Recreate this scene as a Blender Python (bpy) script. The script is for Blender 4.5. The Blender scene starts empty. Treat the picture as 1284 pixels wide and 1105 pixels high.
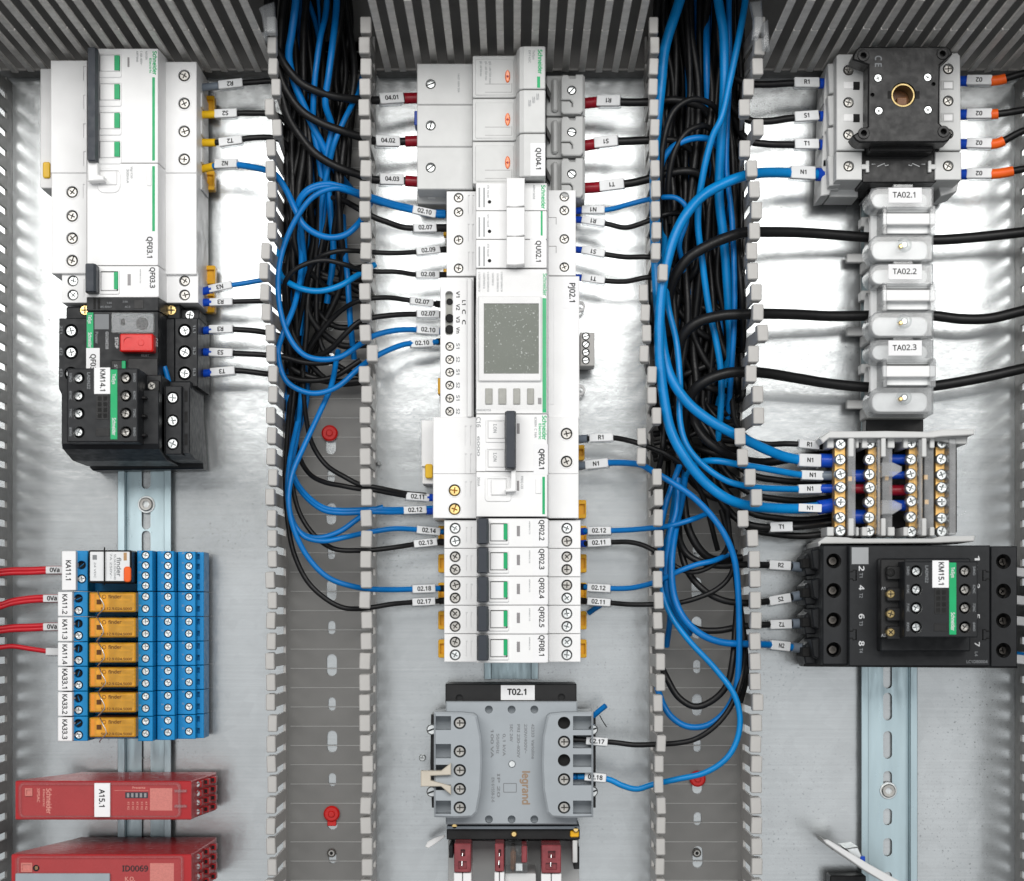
import bpy, bmesh, math, random
from mathutils import Vector
from mathutils import Matrix
from mathutils.geometry import delaunay_2d_cdt
random.seed(7)
SCN = bpy.context.scene
COL = SCN.collection
U = 0.001                                   # everything below is in millimetres

# ---------------------------------------------------------------- camera, light, exposure
CAM_D = 1250.0                              # camera distance from the mounting plate
F_PX, VX, VY = 2412.0, 645.0, 770.0
cam = bpy.data.cameras.new('camera'); camo = bpy.data.objects.new('camera', cam); COL.objects.link(camo)
camo.location = (0, 0, CAM_D*U)
cam.sensor_width = 36; cam.lens = F_PX/1284*36
cam.shift_x = (642-VX)/1284; cam.shift_y = (VY-552.5)/1284
cam.clip_start = 0.05; cam.clip_end = 50
cam.dof.use_dof = True; cam.dof.focus_distance = (CAM_D-45)*U; cam.dof.aperture_fstop = 8.0
SCN.camera = camo
w = bpy.data.worlds.new('World'); SCN.world = w; w.use_nodes = True
w.node_tree.nodes['Background'].inputs[0].default_value = (0.95, 0.975, 1.0, 1)
w.node_tree.nodes['Background'].inputs[1].default_value = 0.17
def area(name, loc, target, sx, sy, power, col):
    l = bpy.data.lights.new(name, 'AREA'); l.shape = 'RECTANGLE'; l.size = sx; l.size_y = sy
    l.energy = power; l.color = col
    o = bpy.data.objects.new(name, l); COL.objects.link(o); o.location = loc
    o.rotation_euler = (Vector(target)-Vector(loc)).to_track_quat('-Z', 'Y').to_euler()
    return o
area('ceiling_lamp', (-0.02, 0.74, 1.74), (0, 0.12, 0), 2.6, 0.68, 33, (1.0, 0.985, 0.96))
area('added_fill', (0.05, -0.45, 2.2), (0, -0.05, 0), 2.6, 1.4, 9.5, (0.965, 0.985, 1.0))  # added fill from behind the camera to brighten the lower plate
vs = SCN.view_settings
vs.view_transform = 'Standard'; vs.look = 'None'; vs.gamma = 1; vs.exposure = 0.24; vs.use_curve_mapping = False
SCN.cycles.max_bounces = 6; SCN.cycles.diffuse_bounces = 3; SCN.cycles.glossy_bounces = 3; SCN.cycles.transparent_max_bounces = 12
SCN.cycles.caustics_reflective = False; SCN.cycles.caustics_refractive = False

# ---------------------------------------------------------------- helpers
def sc(z): return F_PX/(CAM_D-z)
OFF = [0.0, 0.0]                            # shift (mm) while a device is built at another place of its row
def X(px, z): return (px-VX)/sc(z)+OFF[0]
def Y(py, z): return (VY-py)/sc(z)+OFF[1]
def P(px, py, z): return (X(px, z), Y(py, z), z)

def material(name, col, rough=0.5, metal=0.0, var=0.06, vscale=90, bump=0.0, bscale=900, trans=0.0,
             spec=0.32, coat=0.0, rvar=0.08, alpha=1.0, ior=1.46, stretch=None):
    m = bpy.data.materials.new(name); m.use_nodes = True
    nt = m.node_tree; N = nt.nodes; L = nt.links; b = N['Principled BSDF']
    b.inputs['Metallic'].default_value = metal
    b.inputs['Specular IOR Level'].default_value = spec
    b.inputs['Transmission Weight'].default_value = trans
    b.inputs['Coat Weight'].default_value = coat
    b.inputs['Alpha'].default_value = alpha
    b.inputs['IOR'].default_value = ior
    tc = N.new('ShaderNodeTexCoord'); src = tc.outputs['Object']
    if stretch:
        mp = N.new('ShaderNodeMapping'); mp.inputs['Scale'].default_value = stretch
        L.new(src, mp.inputs[0]); src = mp.outputs[0]
    n = N.new('ShaderNodeTexNoise'); n.inputs['Scale'].default_value = vscale; n.inputs['Detail'].default_value = 5
    L.new(src, n.inputs['Vector'])
    r = N.new('ShaderNodeMapRange'); r.inputs[1].default_value = 0.3; r.inputs[2].default_value = 0.7
    r.inputs[3].default_value = 1-var; r.inputs[4].default_value = 1+var
    L.new(n.outputs[0], r.inputs[0])
    mx = N.new('ShaderNodeVectorMath'); mx.operation = 'SCALE'; mx.inputs[0].default_value = col
    L.new(r.outputs[0], mx.inputs['Scale']); L.new(mx.outputs[0], b.inputs['Base Color'])
    r2 = N.new('ShaderNodeMapRange'); r2.inputs[1].default_value = 0.3; r2.inputs[2].default_value = 0.7
    r2.inputs[3].default_value = max(0.02, rough-rvar); r2.inputs[4].default_value = min(1, rough+rvar)
    n2 = N.new('ShaderNodeTexNoise'); n2.inputs['Scale'].default_value = vscale*2.7; n2.inputs['Detail'].default_value = 4
    L.new(src, n2.inputs['Vector']); L.new(n2.outputs[0], r2.inputs[0]); L.new(r2.outputs[0], b.inputs['Roughness'])
    if bump:
        n3 = N.new('ShaderNodeTexNoise'); n3.inputs['Scale'].default_value = bscale; n3.inputs['Detail'].default_value = 3
        bp = N.new('ShaderNodeBump'); bp.inputs['Strength'].default_value = bump; bp.inputs['Distance'].default_value = 0.0004
        L.new(src, n3.inputs['Vector']); L.new(n3.outputs[0], bp.inputs['Height']); L.new(bp.outputs[0], b.inputs['Normal'])
    return m

MT = {}
def mk(name, *a, **k): MT[name] = material(name, *a, **k)
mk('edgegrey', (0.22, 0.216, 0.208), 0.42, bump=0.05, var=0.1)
mk('dimbrass', (0.34, 0.26, 0.12), 0.4, metal=0.8)
mk('white', (0.81, 0.81, 0.81), 0.42, bump=0.06, bscale=2500, var=0.035, vscale=45)
mk('white2', (0.66, 0.665, 0.67), 0.45, bump=0.05, bscale=2500, var=0.025)
mk('paper', (0.80, 0.80, 0.81), 0.55, var=0.02)
mk('sleeve', (0.70, 0.71, 0.72), 0.30, var=0.06)
mk('grey', (0.60, 0.605, 0.60), 0.45, bump=0.06, bscale=2200, var=0.03)
mk('grey2', (0.47, 0.475, 0.47), 0.45, bump=0.06, bscale=2200, var=0.03)
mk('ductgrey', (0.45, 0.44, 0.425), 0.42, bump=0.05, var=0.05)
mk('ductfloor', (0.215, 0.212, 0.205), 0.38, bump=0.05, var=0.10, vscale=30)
mk('ductglint', (0.42, 0.42, 0.41), 0.4)  # paler than the floor, painting in the glint along the line edges
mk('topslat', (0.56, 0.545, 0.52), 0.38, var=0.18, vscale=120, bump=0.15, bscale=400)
mk('ductshade', (0.15, 0.147, 0.142), 0.5)  # dark grey that also paints in the shade inside the top duct
mk('charcoal', (0.030, 0.036, 0.047), 0.40, bump=0.06, bscale=2500)
mk('black', (0.010, 0.010, 0.0105), 0.40, bump=0.10, bscale=2000, var=0.2)
mk('shadedsteel', (0.12, 0.11, 0.10), 0.35, metal=1.0)  # steel darkened in colour for the shade deep in the screw wells
mk('anthracite', (0.011, 0.0122, 0.0142), 0.46, spec=0.3, bump=0.12, bscale=2200, var=0.15)
mk('hole', (0.008, 0.008, 0.008), 0.7)  # near-black: paints in the shade of openings, and colours black parts
mk('wireblack', (0.008, 0.008, 0.0085), 0.42, var=0.25, vscale=200)
mk('wireblue', (0.001, 0.15, 0.45), 0.34, var=0.12, vscale=60)
mk('wireblue2', (0.001, 0.20, 0.52), 0.32, var=0.10, vscale=60)
mk('wirered', (0.52, 0.012, 0.022), 0.35)
mk('green', (0.005, 0.36, 0.13), 0.4)
mk('printgreen', (0.02, 0.42, 0.16), 0.5)
mk('yellow', (0.78, 0.47, 0.012), 0.35)
mk('yelclip', (0.86, 0.45, 0.012), 0.4)
mk('ferblue', (0.006, 0.062, 0.46), 0.3)
mk('ferred', (0.27, 0.008, 0.018), 0.3)
mk('fergrey', (0.16, 0.19, 0.23), 0.35)
mk('orange', (0.80, 0.115, 0.012), 0.4)
mk('lampor', (0.85, 0.16, 0.008), 0.12, coat=0.5)
mk('red', (0.62, 0.012, 0.010), 0.32, coat=0.15)
mk('relred', (0.38, 0.018, 0.022), 0.34, var=0.05, bump=0.06, bscale=2500)
mk('relred2', (0.36, 0.045, 0.047), 0.30, var=0.04)
mk('relrose', (0.55, 0.19, 0.165), 0.4, var=0.12, vscale=1500)
mk('relgrey', (0.30, 0.34, 0.37), 0.16, var=0.05)
mk('sockblue', (0.005, 0.225, 0.52), 0.36, bump=0.06, bscale=2500, var=0.06)
mk('amberin', (1.0, 0.66, 0.14), 0.4, var=0.3, vscale=300)
mk('coil', (0.16, 0.065, 0.02), 0.4, var=0.3, vscale=600)
mk('milkyin', (0.84, 0.85, 0.85), 0.5, var=0.1)
mk('zinc', (0.60, 0.62, 0.62), 0.36, metal=1.0, var=0.15, vscale=300)
mk('steel', (0.36, 0.35, 0.33), 0.40, metal=1.0, var=0.2, vscale=400)
mk('brass', (0.72, 0.52, 0.22), 0.30, metal=1.0, var=0.12, vscale=200)
mk('brassbar', (0.66, 0.40, 0.14), 0.36, metal=0.75, var=0.14, vscale=150)
mk('traf', (0.345, 0.375, 0.40), 0.46, bump=0.06, bscale=2200, var=0.03)
mk('trafdk', (0.20, 0.23, 0.26), 0.5, var=0.05)
mk('beige', (0.55, 0.50, 0.42), 0.45)
mk('burg', (0.22, 0.045, 0.052), 0.3, var=0.25, vscale=150)
mk('print', (0.02, 0.02, 0.022), 0.6, var=0)
mk('printgrey', (0.33, 0.34, 0.35), 0.6, var=0)
mk('printwhite', (0.62, 0.63, 0.64), 0.6, var=0)
mk('printdim', (0.20, 0.21, 0.22), 0.6, var=0)
mk('printrose', (0.62, 0.26, 0.22), 0.6, var=0)
mk('printbrown', (0.30, 0.215, 0.15), 0.6, var=0)
mk('printtan', (0.42, 0.25, 0.12), 0.6, var=0)
mk('printamb', (0.10, 0.035, 0.006), 0.6, var=0)
mk('window', (0.26, 0.25, 0.255), 0.3)
mk('button', (0.36, 0.36, 0.33), 0.35, var=0.1, vscale=300)
mk('rail', (0.38, 0.47, 0.50), 0.34, metal=0.95, var=0.08, vscale=120, stretch=(1, 0.15, 1))

def seethrough(name, tint, body, fbody, rough=0.06, base=0.004, gain=0.30):
    # clear plastic: tinted see-through + a share of scattering body + mirror film that grows at grazing angles
    m = bpy.data.materials.new(name); m.use_nodes = True; nt = m.node_tree; N = nt.nodes; L = nt.links
    N.remove(N['Principled BSDF']); out = N['Material Output']
    tr = N.new('ShaderNodeBsdfTransparent'); tr.inputs[0].default_value = (*tint, 1)
    df = N.new('ShaderNodeBsdfPrincipled'); df.inputs['Base Color'].default_value = (*body, 1); df.inputs['Roughness'].default_value = 0.35
    tc = N.new('ShaderNodeTexCoord'); nz = N.new('ShaderNodeTexNoise'); nz.inputs['Scale'].default_value = 110; nz.inputs['Detail'].default_value = 4
    L.new(tc.outputs['Object'], nz.inputs['Vector'])
    mr = N.new('ShaderNodeMapRange'); mr.inputs[1].default_value = 0.3; mr.inputs[2].default_value = 0.7
    mr.inputs[3].default_value = fbody*0.8; mr.inputs[4].default_value = min(1, fbody*1.2); L.new(nz.outputs[0], mr.inputs[0])
    m1 = N.new('ShaderNodeMixShader'); L.new(mr.outputs[0], m1.inputs[0]); L.new(tr.outputs[0], m1.inputs[1]); L.new(df.outputs[0], m1.inputs[2])
    gl = N.new('ShaderNodeBsdfGlossy'); gl.inputs['Roughness'].default_value = rough
    lw = N.new('ShaderNodeLayerWeight'); lw.inputs[0].default_value = 0.35
    mm = N.new('ShaderNodeMath'); mm.operation = 'MULTIPLY_ADD'; mm.inputs[1].default_value = gain; mm.inputs[2].default_value = base
    L.new(lw.outputs['Fresnel'], mm.inputs[0])
    m2 = N.new('ShaderNodeMixShader'); L.new(mm.outputs[0], m2.inputs[0]); L.new(m1.outputs[0], m2.inputs[1]); L.new(gl.outputs[0], m2.inputs[2])
    L.new(m2.outputs[0], out.inputs[0]); MT[name] = m
seethrough('clear', (0.97, 0.98, 0.98), (0.75, 0.77, 0.78), 0.06)
seethrough('clearthin', (0.985, 0.985, 0.985), (0.8, 0.8, 0.8), 0.03, 0.2, 0.0, 0.03)
seethrough('clearsleeve', (0.92, 0.93, 0.94), (0.6, 0.62, 0.64), 0.18, 0.12)
seethrough('partition', (0.95, 0.955, 0.96), (0.70, 0.71, 0.72), 0.30, 0.10)
seethrough('milky', (0.93, 0.94, 0.945), (0.88, 0.89, 0.90), 0.22, 0.07, 0.012, 0.6)
seethrough('amber', (1.0, 0.76, 0.28), (1.0, 0.50, 0.03), 0.46, 0.08)
def special():
    # zinc coated mounting plate: spangle, fine dark specks, gentle waviness
    m = bpy.data.materials.new('galvanised'); m.use_nodes = True; nt = m.node_tree; N = nt.nodes; L = nt.links
    b = N['Principled BSDF']; tc = N.new('ShaderNodeTexCoord')
    vo = N.new('ShaderNodeTexVoronoi'); vo.inputs['Scale'].default_value = 130
    n1 = N.new('ShaderNodeTexNoise'); n1.inputs['Scale'].default_value = 14; n1.inputs['Detail'].default_value = 6
    n2 = N.new('ShaderNodeTexNoise'); n2.inputs['Scale'].default_value = 620; n2.inputs['Detail'].default_value = 2
    for n in (vo, n1, n2): L.new(tc.outputs['Object'], n.inputs['Vector'])
    sp = N.new('ShaderNodeMapRange'); sp.inputs[1].default_value = 0.63; sp.inputs[2].default_value = 0.72
    sp.inputs[3].default_value = 1.0; sp.inputs[4].default_value = 0.45; L.new(n2.outputs[0], sp.inputs[0])
    n4 = N.new('ShaderNodeTexNoise'); n4.inputs['Scale'].default_value = 9; n4.inputs['Detail'].default_value = 2
    L.new(tc.outputs['Object'], n4.inputs['Vector'])
    pm = N.new('ShaderNodeMapRange'); pm.inputs[1].default_value = 0.45; pm.inputs[2].default_value = 0.62
    L.new(n4.outputs[0], pm.inputs[0])
    mxs = N.new('ShaderNodeMix'); mxs.inputs[2].default_value = 1.0
    L.new(pm.outputs[0], mxs.inputs[0]); L.new(sp.outputs[0], mxs.inputs[3])
    bw = N.new('ShaderNodeRGBToBW'); L.new(vo.outputs['Color'], bw.inputs[0])
    a = N.new('ShaderNodeMapRange'); a.inputs[3].default_value = 0.955; a.inputs[4].default_value = 1.03
    L.new(bw.outputs[0], a.inputs[0])
    a2 = N.new('ShaderNodeMapRange'); a2.inputs[1].default_value = 0.3; a2.inputs[2].default_value = 0.7
    a2.inputs[3].default_value = 0.92; a2.inputs[4].default_value = 1.06; L.new(n1.outputs[0], a2.inputs[0])
    p1 = N.new('ShaderNodeMath'); p1.operation = 'MULTIPLY'; L.new(a.outputs[0], p1.inputs[0]); L.new(a2.outputs[0], p1.inputs[1])
    p2 = N.new('ShaderNodeMath'); p2.operation = 'MULTIPLY'; L.new(p1.outputs[0], p2.inputs[0]); L.new(mxs.outputs[0], p2.inputs[1])
    mp = N.new('ShaderNodeMapping'); mp.inputs['Scale'].default_value = (3, 260, 1); L.new(tc.outputs['Object'], mp.inputs[0])
    n5 = N.new('ShaderNodeTexNoise'); n5.inputs['Scale'].default_value = 3; n5.inputs['Detail'].default_value = 5; L.new(mp.outputs[0], n5.inputs['Vector'])
    st = N.new('ShaderNodeMapRange'); st.inputs[1].default_value = 0.3; st.inputs[2].default_value = 0.7; st.inputs[3].default_value = 0.955; st.inputs[4].default_value = 1.035
    L.new(n5.outputs[0], st.inputs[0])
    p3 = N.new('ShaderNodeMath'); p3.operation = 'MULTIPLY'; L.new(p2.outputs[0], p3.inputs[0]); L.new(st.outputs[0], p3.inputs[1])
    v = N.new('ShaderNodeVectorMath'); v.operation = 'SCALE'; v.inputs[0].default_value = (0.44, 0.458, 0.464)
    L.new(p3.outputs[0], v.inputs['Scale']); L.new(v.outputs[0], b.inputs['Base Color'])
    b.inputs['Metallic'].default_value = 0.80
    ro = N.new('ShaderNodeMapRange'); ro.inputs[3].default_value = 0.18; ro.inputs[4].default_value = 0.26
    L.new(n1.outputs[0], ro.inputs[0]); L.new(ro.outputs[0], b.inputs['Roughness'])
    n3 = N.new('ShaderNodeTexNoise'); n3.inputs['Scale'].default_value = 55; n3.inputs['Detail'].default_value = 4
    L.new(tc.outputs['Object'], n3.inputs['Vector'])
    bp = N.new('ShaderNodeBump'); bp.inputs['Strength'].default_value = 0.18; bp.inputs['Distance'].default_value = 0.0012
    L.new(n3.outputs[0], bp.inputs['Height']); L.new(bp.outputs[0], b.inputs['Normal'])
    MT['plate'] = m
    # LCD glass with dust specks under a protective film
    m = bpy.data.materials.new('lcd'); m.use_nodes = True; nt = m.node_tree; N = nt.nodes; L = nt.links
    b = N['Principled BSDF']; tc = N.new('ShaderNodeTexCoord')
    n = N.new('ShaderNodeTexNoise'); n.inputs['Scale'].default_value = 900; n.inputs['Detail'].default_value = 3
    L.new(tc.outputs['Object'], n.inputs['Vector'])
    r = N.new('ShaderNodeMapRange'); r.inputs[1].default_value = 0.655; r.inputs[2].default_value = 0.70
    L.new(n.outputs[0], r.inputs[0])
    mx = N.new('ShaderNodeMix'); mx.data_type = 'RGBA'
    mx.inputs[6].default_value = (0.165, 0.182, 0.155, 1); mx.inputs[7].default_value = (0.55, 0.57, 0.55, 1)
    L.new(r.outputs[0], mx.inputs[0]); L.new(mx.outputs[2], b.inputs['Base Color'])
    b.inputs['Roughness'].default_value = 0.55; b.inputs['Specular IOR Level'].default_value = 0.15
    MT['lcd'] = m
special()

WO = {}                                     # world origin (mm) of every object
def fin(o, parent, w):
    COL.objects.link(o); WO[o.name] = w
    if parent is not None:
        o.parent = parent; pw = WO[parent.name]
        o.location = tuple((w[i]-pw[i])*U for i in range(3))
    else: o.location = tuple(c*U for c in w)
    return o
def tag(o, label, cat=None, group=None, kind=None):
    if label: o['label'] = label
    if cat: o['category'] = cat
    if group: o['group'] = group
    if kind: o['kind'] = kind
    return o
def thing(name, label, cat, px, py, z=0, group=None):
    o = bpy.data.objects.new(name, None); o.empty_display_size = 0.01
    fin(o, None, P(px, py, z)); return tag(o, label, cat, group)

def inset(poly, b):
    n = len(poly); out = []
    for i in range(n):
        p0, p1, p2 = poly[i-1], poly[i], poly[(i+1) % n]
        d1 = (p1[0]-p0[0], p1[1]-p0[1]); d2 = (p2[0]-p1[0], p2[1]-p1[1])
        l1 = math.hypot(*d1) or 1; l2 = math.hypot(*d2) or 1
        n1 = (-d1[1]/l1, d1[0]/l1); n2 = (-d2[1]/l2, d2[0]/l2)
        k = 1+n1[0]*n2[0]+n1[1]*n2[1]
        k = max(k, 0.35)
        out.append((p1[0]+b*(n1[0]+n2[0])/k, p1[1]+b*(n1[1]+n2[1])/k))
    return out
def ccw(poly):
    a = sum(poly[i-1][0]*poly[i][1]-poly[i][0]*poly[i-1][1] for i in range(len(poly)))
    return list(poly) if a > 0 else list(poly)[::-1]
def inside(p, poly):
    r = False; x, y = p[0], p[1]; n = len(poly)
    for i in range(n):
        (x0, y0), (x1, y1) = poly[i-1][:2], poly[i][:2]
        if (y0 > y) != (y1 > y) and x < (x1-x0)*(y-y0)/(y1-y0)+x0: r = not r
    return r
def circ(cx, cy, r, n=18, ry=None):
    ry = ry or r
    return [(cx+r*math.cos(2*math.pi*i/n), cy+ry*math.sin(2*math.pi*i/n)) for i in range(n)]
def rrect(x0, y0, x1, y1, r, n=4):
    x0, x1 = min(x0, x1), max(x0, x1); y0, y1 = min(y0, y1), max(y0, y1)
    out = []
    for cx, cy, a in ((x1-r, y1-r, 0), (x0+r, y1-r, 90), (x0+r, y0+r, 180), (x1-r, y0+r, 270)):
        for i in range(n+1):
            t = math.radians(a+90*i/n); out.append((cx+r*math.cos(t), cy+r*math.sin(t)))
    return out
AX = {'z': lambda u, v, w: (u, v, w), 'y': lambda u, v, w: (u, -w, v), 'x': lambda u, v, w: (w, u, v)}

GLASSY = {'partition', 'clear', 'clearthin', 'clearsleeve', 'amber', 'milky'}
class MB:
    def __init__(s): s.v = []; s.f = []; s.sm = []
    def add(s, vs, fs, sm=False):
        o = len(s.v); s.v += vs; s.f += [tuple(i+o for i in f) for f in fs]; s.sm += [sm]*len(fs); return s
    def box(s, x0, y0, z0, x1, y1, z1, b=0.3):
        x0, x1 = min(x0, x1), max(x0, x1); y0, y1 = min(y0, y1), max(y0, y1); z0, z1 = min(z0, z1), max(z0, z1)
        b = min(b, 0.45*min(x1-x0, y1-y0, z1-z0))
        if b <= 0.01:
            v = [(x, y, z) for z in (z0, z1) for y in (y0, y1) for x in (x0, x1)]
            return s.add(v, [(0, 2, 3, 1), (4, 5, 7, 6), (0, 1, 5, 4), (2, 6, 7, 3), (0, 4, 6, 2), (1, 3, 7, 5)])
        idx = {}; v = []
        for i in (0, 1):
            for j in (0, 1):
                for k in (0, 1):
                    for a in range(3):
                        c = [(x0, x1)[i], (y0, y1)[j], (z0, z1)[k]]; sg = [1-2*i, 1-2*j, 1-2*k]
                        for q in range(3):
                            if q != a: c[q] += sg[q]*b
                        idx[i, j, k, a] = len(v); v.append(tuple(c))
        f = []
        for a in range(3):
            o1, o2 = (a+1) % 3, (a+2) % 3
            for e in (0, 1):
                q = []
                for s1, s2 in ((0, 0), (1, 0), (1, 1), (0, 1)):
                    t = [0]*3; t[a] = e; t[o1] = s1; t[o2] = s2; q.append(idx[t[0], t[1], t[2], a])
                f.append(tuple(q if e else q[::-1]))
            for s1 in (0, 1):
                for s2 in (0, 1):
                    t0 = [0]*3; t1 = [0]*3; t0[o1] = t1[o1] = s1; t0[o2] = t1[o2] = s2; t1[a] = 1
                    q = [idx[tuple(t0)+(o1,)], idx[tuple(t1)+(o1,)], idx[tuple(t1)+(o2,)], idx[tuple(t0)+(o2,)]]
                    f.append(tuple(q if s1 == s2 else q[::-1]))
        for i in (0, 1):
            for j in (0, 1):
                for k in (0, 1):
                    q = [idx[i, j, k, a] for a in range(3)]; f.append(tuple(q if (i+j+k) % 2 else q[::-1]))
        return s.add(v, f)
    def pb(s, px0, py0, px1, py1, z0, z1, b=0.3):      # rectangle seen at height z1, reaching down to z0
        return s.box(X(px0, z1), Y(py1, z1), z0, X(px1, z1), Y(py0, z1), z1, b)
    def prism(s, poly, z0, z1, b=0.3, holes=(), axis='z', sm=False):
        # holes: (polygon, depth) ; depth None = right through
        m = AX[axis]; poly = ccw(poly); n = len(poly); ins = inset(poly, b) if b else poly
        both = axis != 'z' and b
        rings = ([(ins, z0)] if both else []) + [(poly, z0+b if both else z0), (poly, z1-b)] + ([(ins, z1)] if b else [])
        if not b: rings = [(poly, z0), (poly, z1)]
        vs = [m(p[0], p[1], z) for r, z in rings for p in r]; fs = []
        for k in range(len(rings)-1):
            for i in range(n):
                j = (i+1) % n; fs.append((k*n+i, k*n+j, k*n+n+j, k*n+n+i))
        if sm: s.add(vs, fs, True); vs2 = [m(p[0], p[1], rings[0][1]) for p in rings[0][0]]
        if not holes:
            fs.append(tuple(range((len(rings)-1)*n, len(rings)*n)))
        if all(h[1] is not None for h in holes): fs.append(tuple(range(n-1, -1, -1)))
        if sm:
            s.add(vs, fs[(len(rings)-1)*n:]) if not holes else None
        else: s.add(vs, fs)
        if holes:
            ps = [ins]+[ccw(h[0]) for h in holes]; cv = []; ce = []
            for p in ps:
                o = len(cv); cv += [Vector((q[0], q[1])) for q in p]; ce += [(o+i, o+(i+1) % len(p)) for i in range(len(p))]
            rv, _, rf = delaunay_2d_cdt(cv, ce, [], 0, 1e-6)[:3]
            tv = [m(q[0], q[1], z1) for q in rv]; tf = []
            for t in rf:
                A, B, C = (rv[i] for i in t); c = (A+B+C)/3
                if not inside(c, ins) or any(inside(c, q) for q in ps[1:]): continue
                cr = (B[0]-A[0])*(C[1]-A[1])-(B[1]-A[1])*(C[0]-A[0])
                if abs(cr) > 1e-9: tf.append(tuple(t) if cr > 0 else tuple(t)[::-1])
            s.add(tv, tf)
            for hh in holes:
                h, d = ccw(hh[0]), hh[1]; k = len(h); zb = z1-d if d is not None else z0
                s.add([m(q[0], q[1], z1) for q in h]+[m(q[0], q[1], zb) for q in h],
                      [(i, k+i, k+(i+1) % k, (i+1) % k) for i in range(k)], k > 8)
                if len(hh) > 2: s.add([m(q[0], q[1], zb) for q in h]+[m(sum(q[0] for q in h)/k, sum(q[1] for q in h)/k, zb-hh[2])], [(i, (i+1) % k, k) for i in range(k)])
                elif d is not None: s.add([m(q[0], q[1], zb) for q in h], [tuple(range(k))])
        return s
    def cyl(s, cx, cy, z0, z1, r, n=16, b=0.2, axis='z'):
        return s.prism(circ(cx, cy, r, n), z0, z1, b, axis=axis)
    def tube(s, pts, r, n=10, caps=True):
        pts = [Vector(p) for p in pts]; k = len(pts)
        up = Vector((0, 0, 1)); vs = []; nrm = None
        for i, p in enumerate(pts):
            t = (pts[min(i+1, k-1)]-pts[max(i-1, 0)]).normalized()
            if nrm is None:
                nrm = up.cross(t)
                if nrm.length < 1e-3: nrm = Vector((1, 0, 0)).cross(t)
            nrm = (nrm-t*nrm.dot(t)).normalized(); bn = t.cross(nrm)
            rr = r[i] if isinstance(r, list) else r
            for j in range(n):
                a = 2*math.pi*j/n; vs.append(tuple(p+(nrm*math.cos(a)+bn*math.sin(a))*rr))
        fs = [(i*n+j, i*n+(j+1) % n, i*n+n+(j+1) % n, i*n+n+j) for i in range(k-1) for j in range(n)]
        s.add(vs, fs, True)
        if caps: s.add(vs, [tuple(range(n-1, -1, -1)), tuple(range((k-1)*n, k*n))])
        return s
    def mesh(s, name, mat, org=(0, 0, 0)):
        me = bpy.data.meshes.new(name)
        me.from_pydata([((a-org[0])*U, (b-org[1])*U, (c-org[2])*U) for a, b, c in s.v], [], s.f)
        me.polygons.foreach_set('use_smooth', s.sm); me.materials.append(MT[mat]); me.update()
        if mat in GLASSY:                   # closed shells with outward normals for see-through plastics
            bm = bmesh.new(); bm.from_mesh(me); bmesh.ops.remove_doubles(bm, verts=bm.verts, dist=2e-6)
            bmesh.ops.recalc_face_normals(bm, faces=bm.faces); bm.to_mesh(me); bm.free()
        return me
    def part(s, parent, name, mat, label=None, kind=None):
        w = WO[parent.name]
        o = fin(bpy.data.objects.new(name, s.mesh(name, mat, w)), parent, w)
        return tag(o, label, kind=kind)
    def solo(s, name, mat, label, cat, org, group=None, kind=None):
        o = fin(bpy.data.objects.new(name, s.mesh(name, mat, org)), None, org)
        return tag(o, label, cat, group, kind)

def inst(me, name, parent, loc, scale=1.0, rz=0.0, ry=0.0):
    o = bpy.data.objects.new(name, me); fin(o, parent, loc)
    o.scale = (scale,)*3 if not isinstance(scale, tuple) else scale
    o.rotation_euler = (0, ry, rz); return o

# lettering --------------------------------------------------------------------
TXT = {}
FONT = None
try:                                        # Blender's own bundled sans face, else the built-in one
    import os
    FONT = bpy.data.fonts.load(os.path.join(bpy.utils.system_resource('DATAFILES'), 'fonts', 'NotoSansMath-Regular.woff2'))
except Exception: FONT = None
def cap_height():
    cu = bpy.data.curves.new('t', 'FONT'); cu.body = 'H'; cu.size = 1
    if FONT: cu.font = FONT
    ob = bpy.data.objects.new('t', cu); me = bpy.data.meshes.new_from_object(ob)
    ys = [v.co.y for v in me.vertices]; bpy.data.objects.remove(ob); bpy.data.curves.remove(cu); bpy.data.meshes.remove(me)
    return max(ys)-min(ys)
CAP = cap_height()
def text(parent, s, px, py, z, h, rot=0, mat='print', sx=1.0, name='lettering', align='CENTER', fw=0.018):
    key = (s, mat, align, fw)
    if key not in TXT:
        cu = bpy.data.curves.new('t', 'FONT'); cu.body = s; cu.align_x = align; cu.align_y = 'CENTER'
        cu.size = 1; cu.resolution_u = 2
        if FONT: cu.font = FONT
        ob = bpy.data.objects.new('t', cu); me = bpy.data.meshes.new_from_object(ob)
        bpy.data.objects.remove(ob); bpy.data.curves.remove(cu)
        if fw:                              # heavier strokes: the same outline laid side by side
            vs0 = [tuple(v.co) for v in me.vertices]; fs0 = [tuple(p.vertices) for p in me.polygons]; vv = []; ff = []
            for k, (dx, dy) in enumerate(((0, 0), (fw, 0), (-fw, 0), (0, fw), (0, -fw))):
                o_ = len(vv); vv += [(x+dx, y+dy, z+0.002*k) for x, y, z in vs0]; ff += [tuple(i+o_ for i in f) for f in fs0]
            me = bpy.data.meshes.new('lettering'); me.from_pydata(vv, [], ff)
        me.name = 'lettering'; me.materials.clear(); me.materials.append(MT[mat]); TXT[key] = me
    o = bpy.data.objects.new(name, TXT[key]); fin(o, parent, P(px, py, z+0.07))
    k = h/CAP/sc(z)*U
    o.scale = (k*sx, k, k); o.rotation_euler = (0, 0, math.radians(rot)); return o

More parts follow.
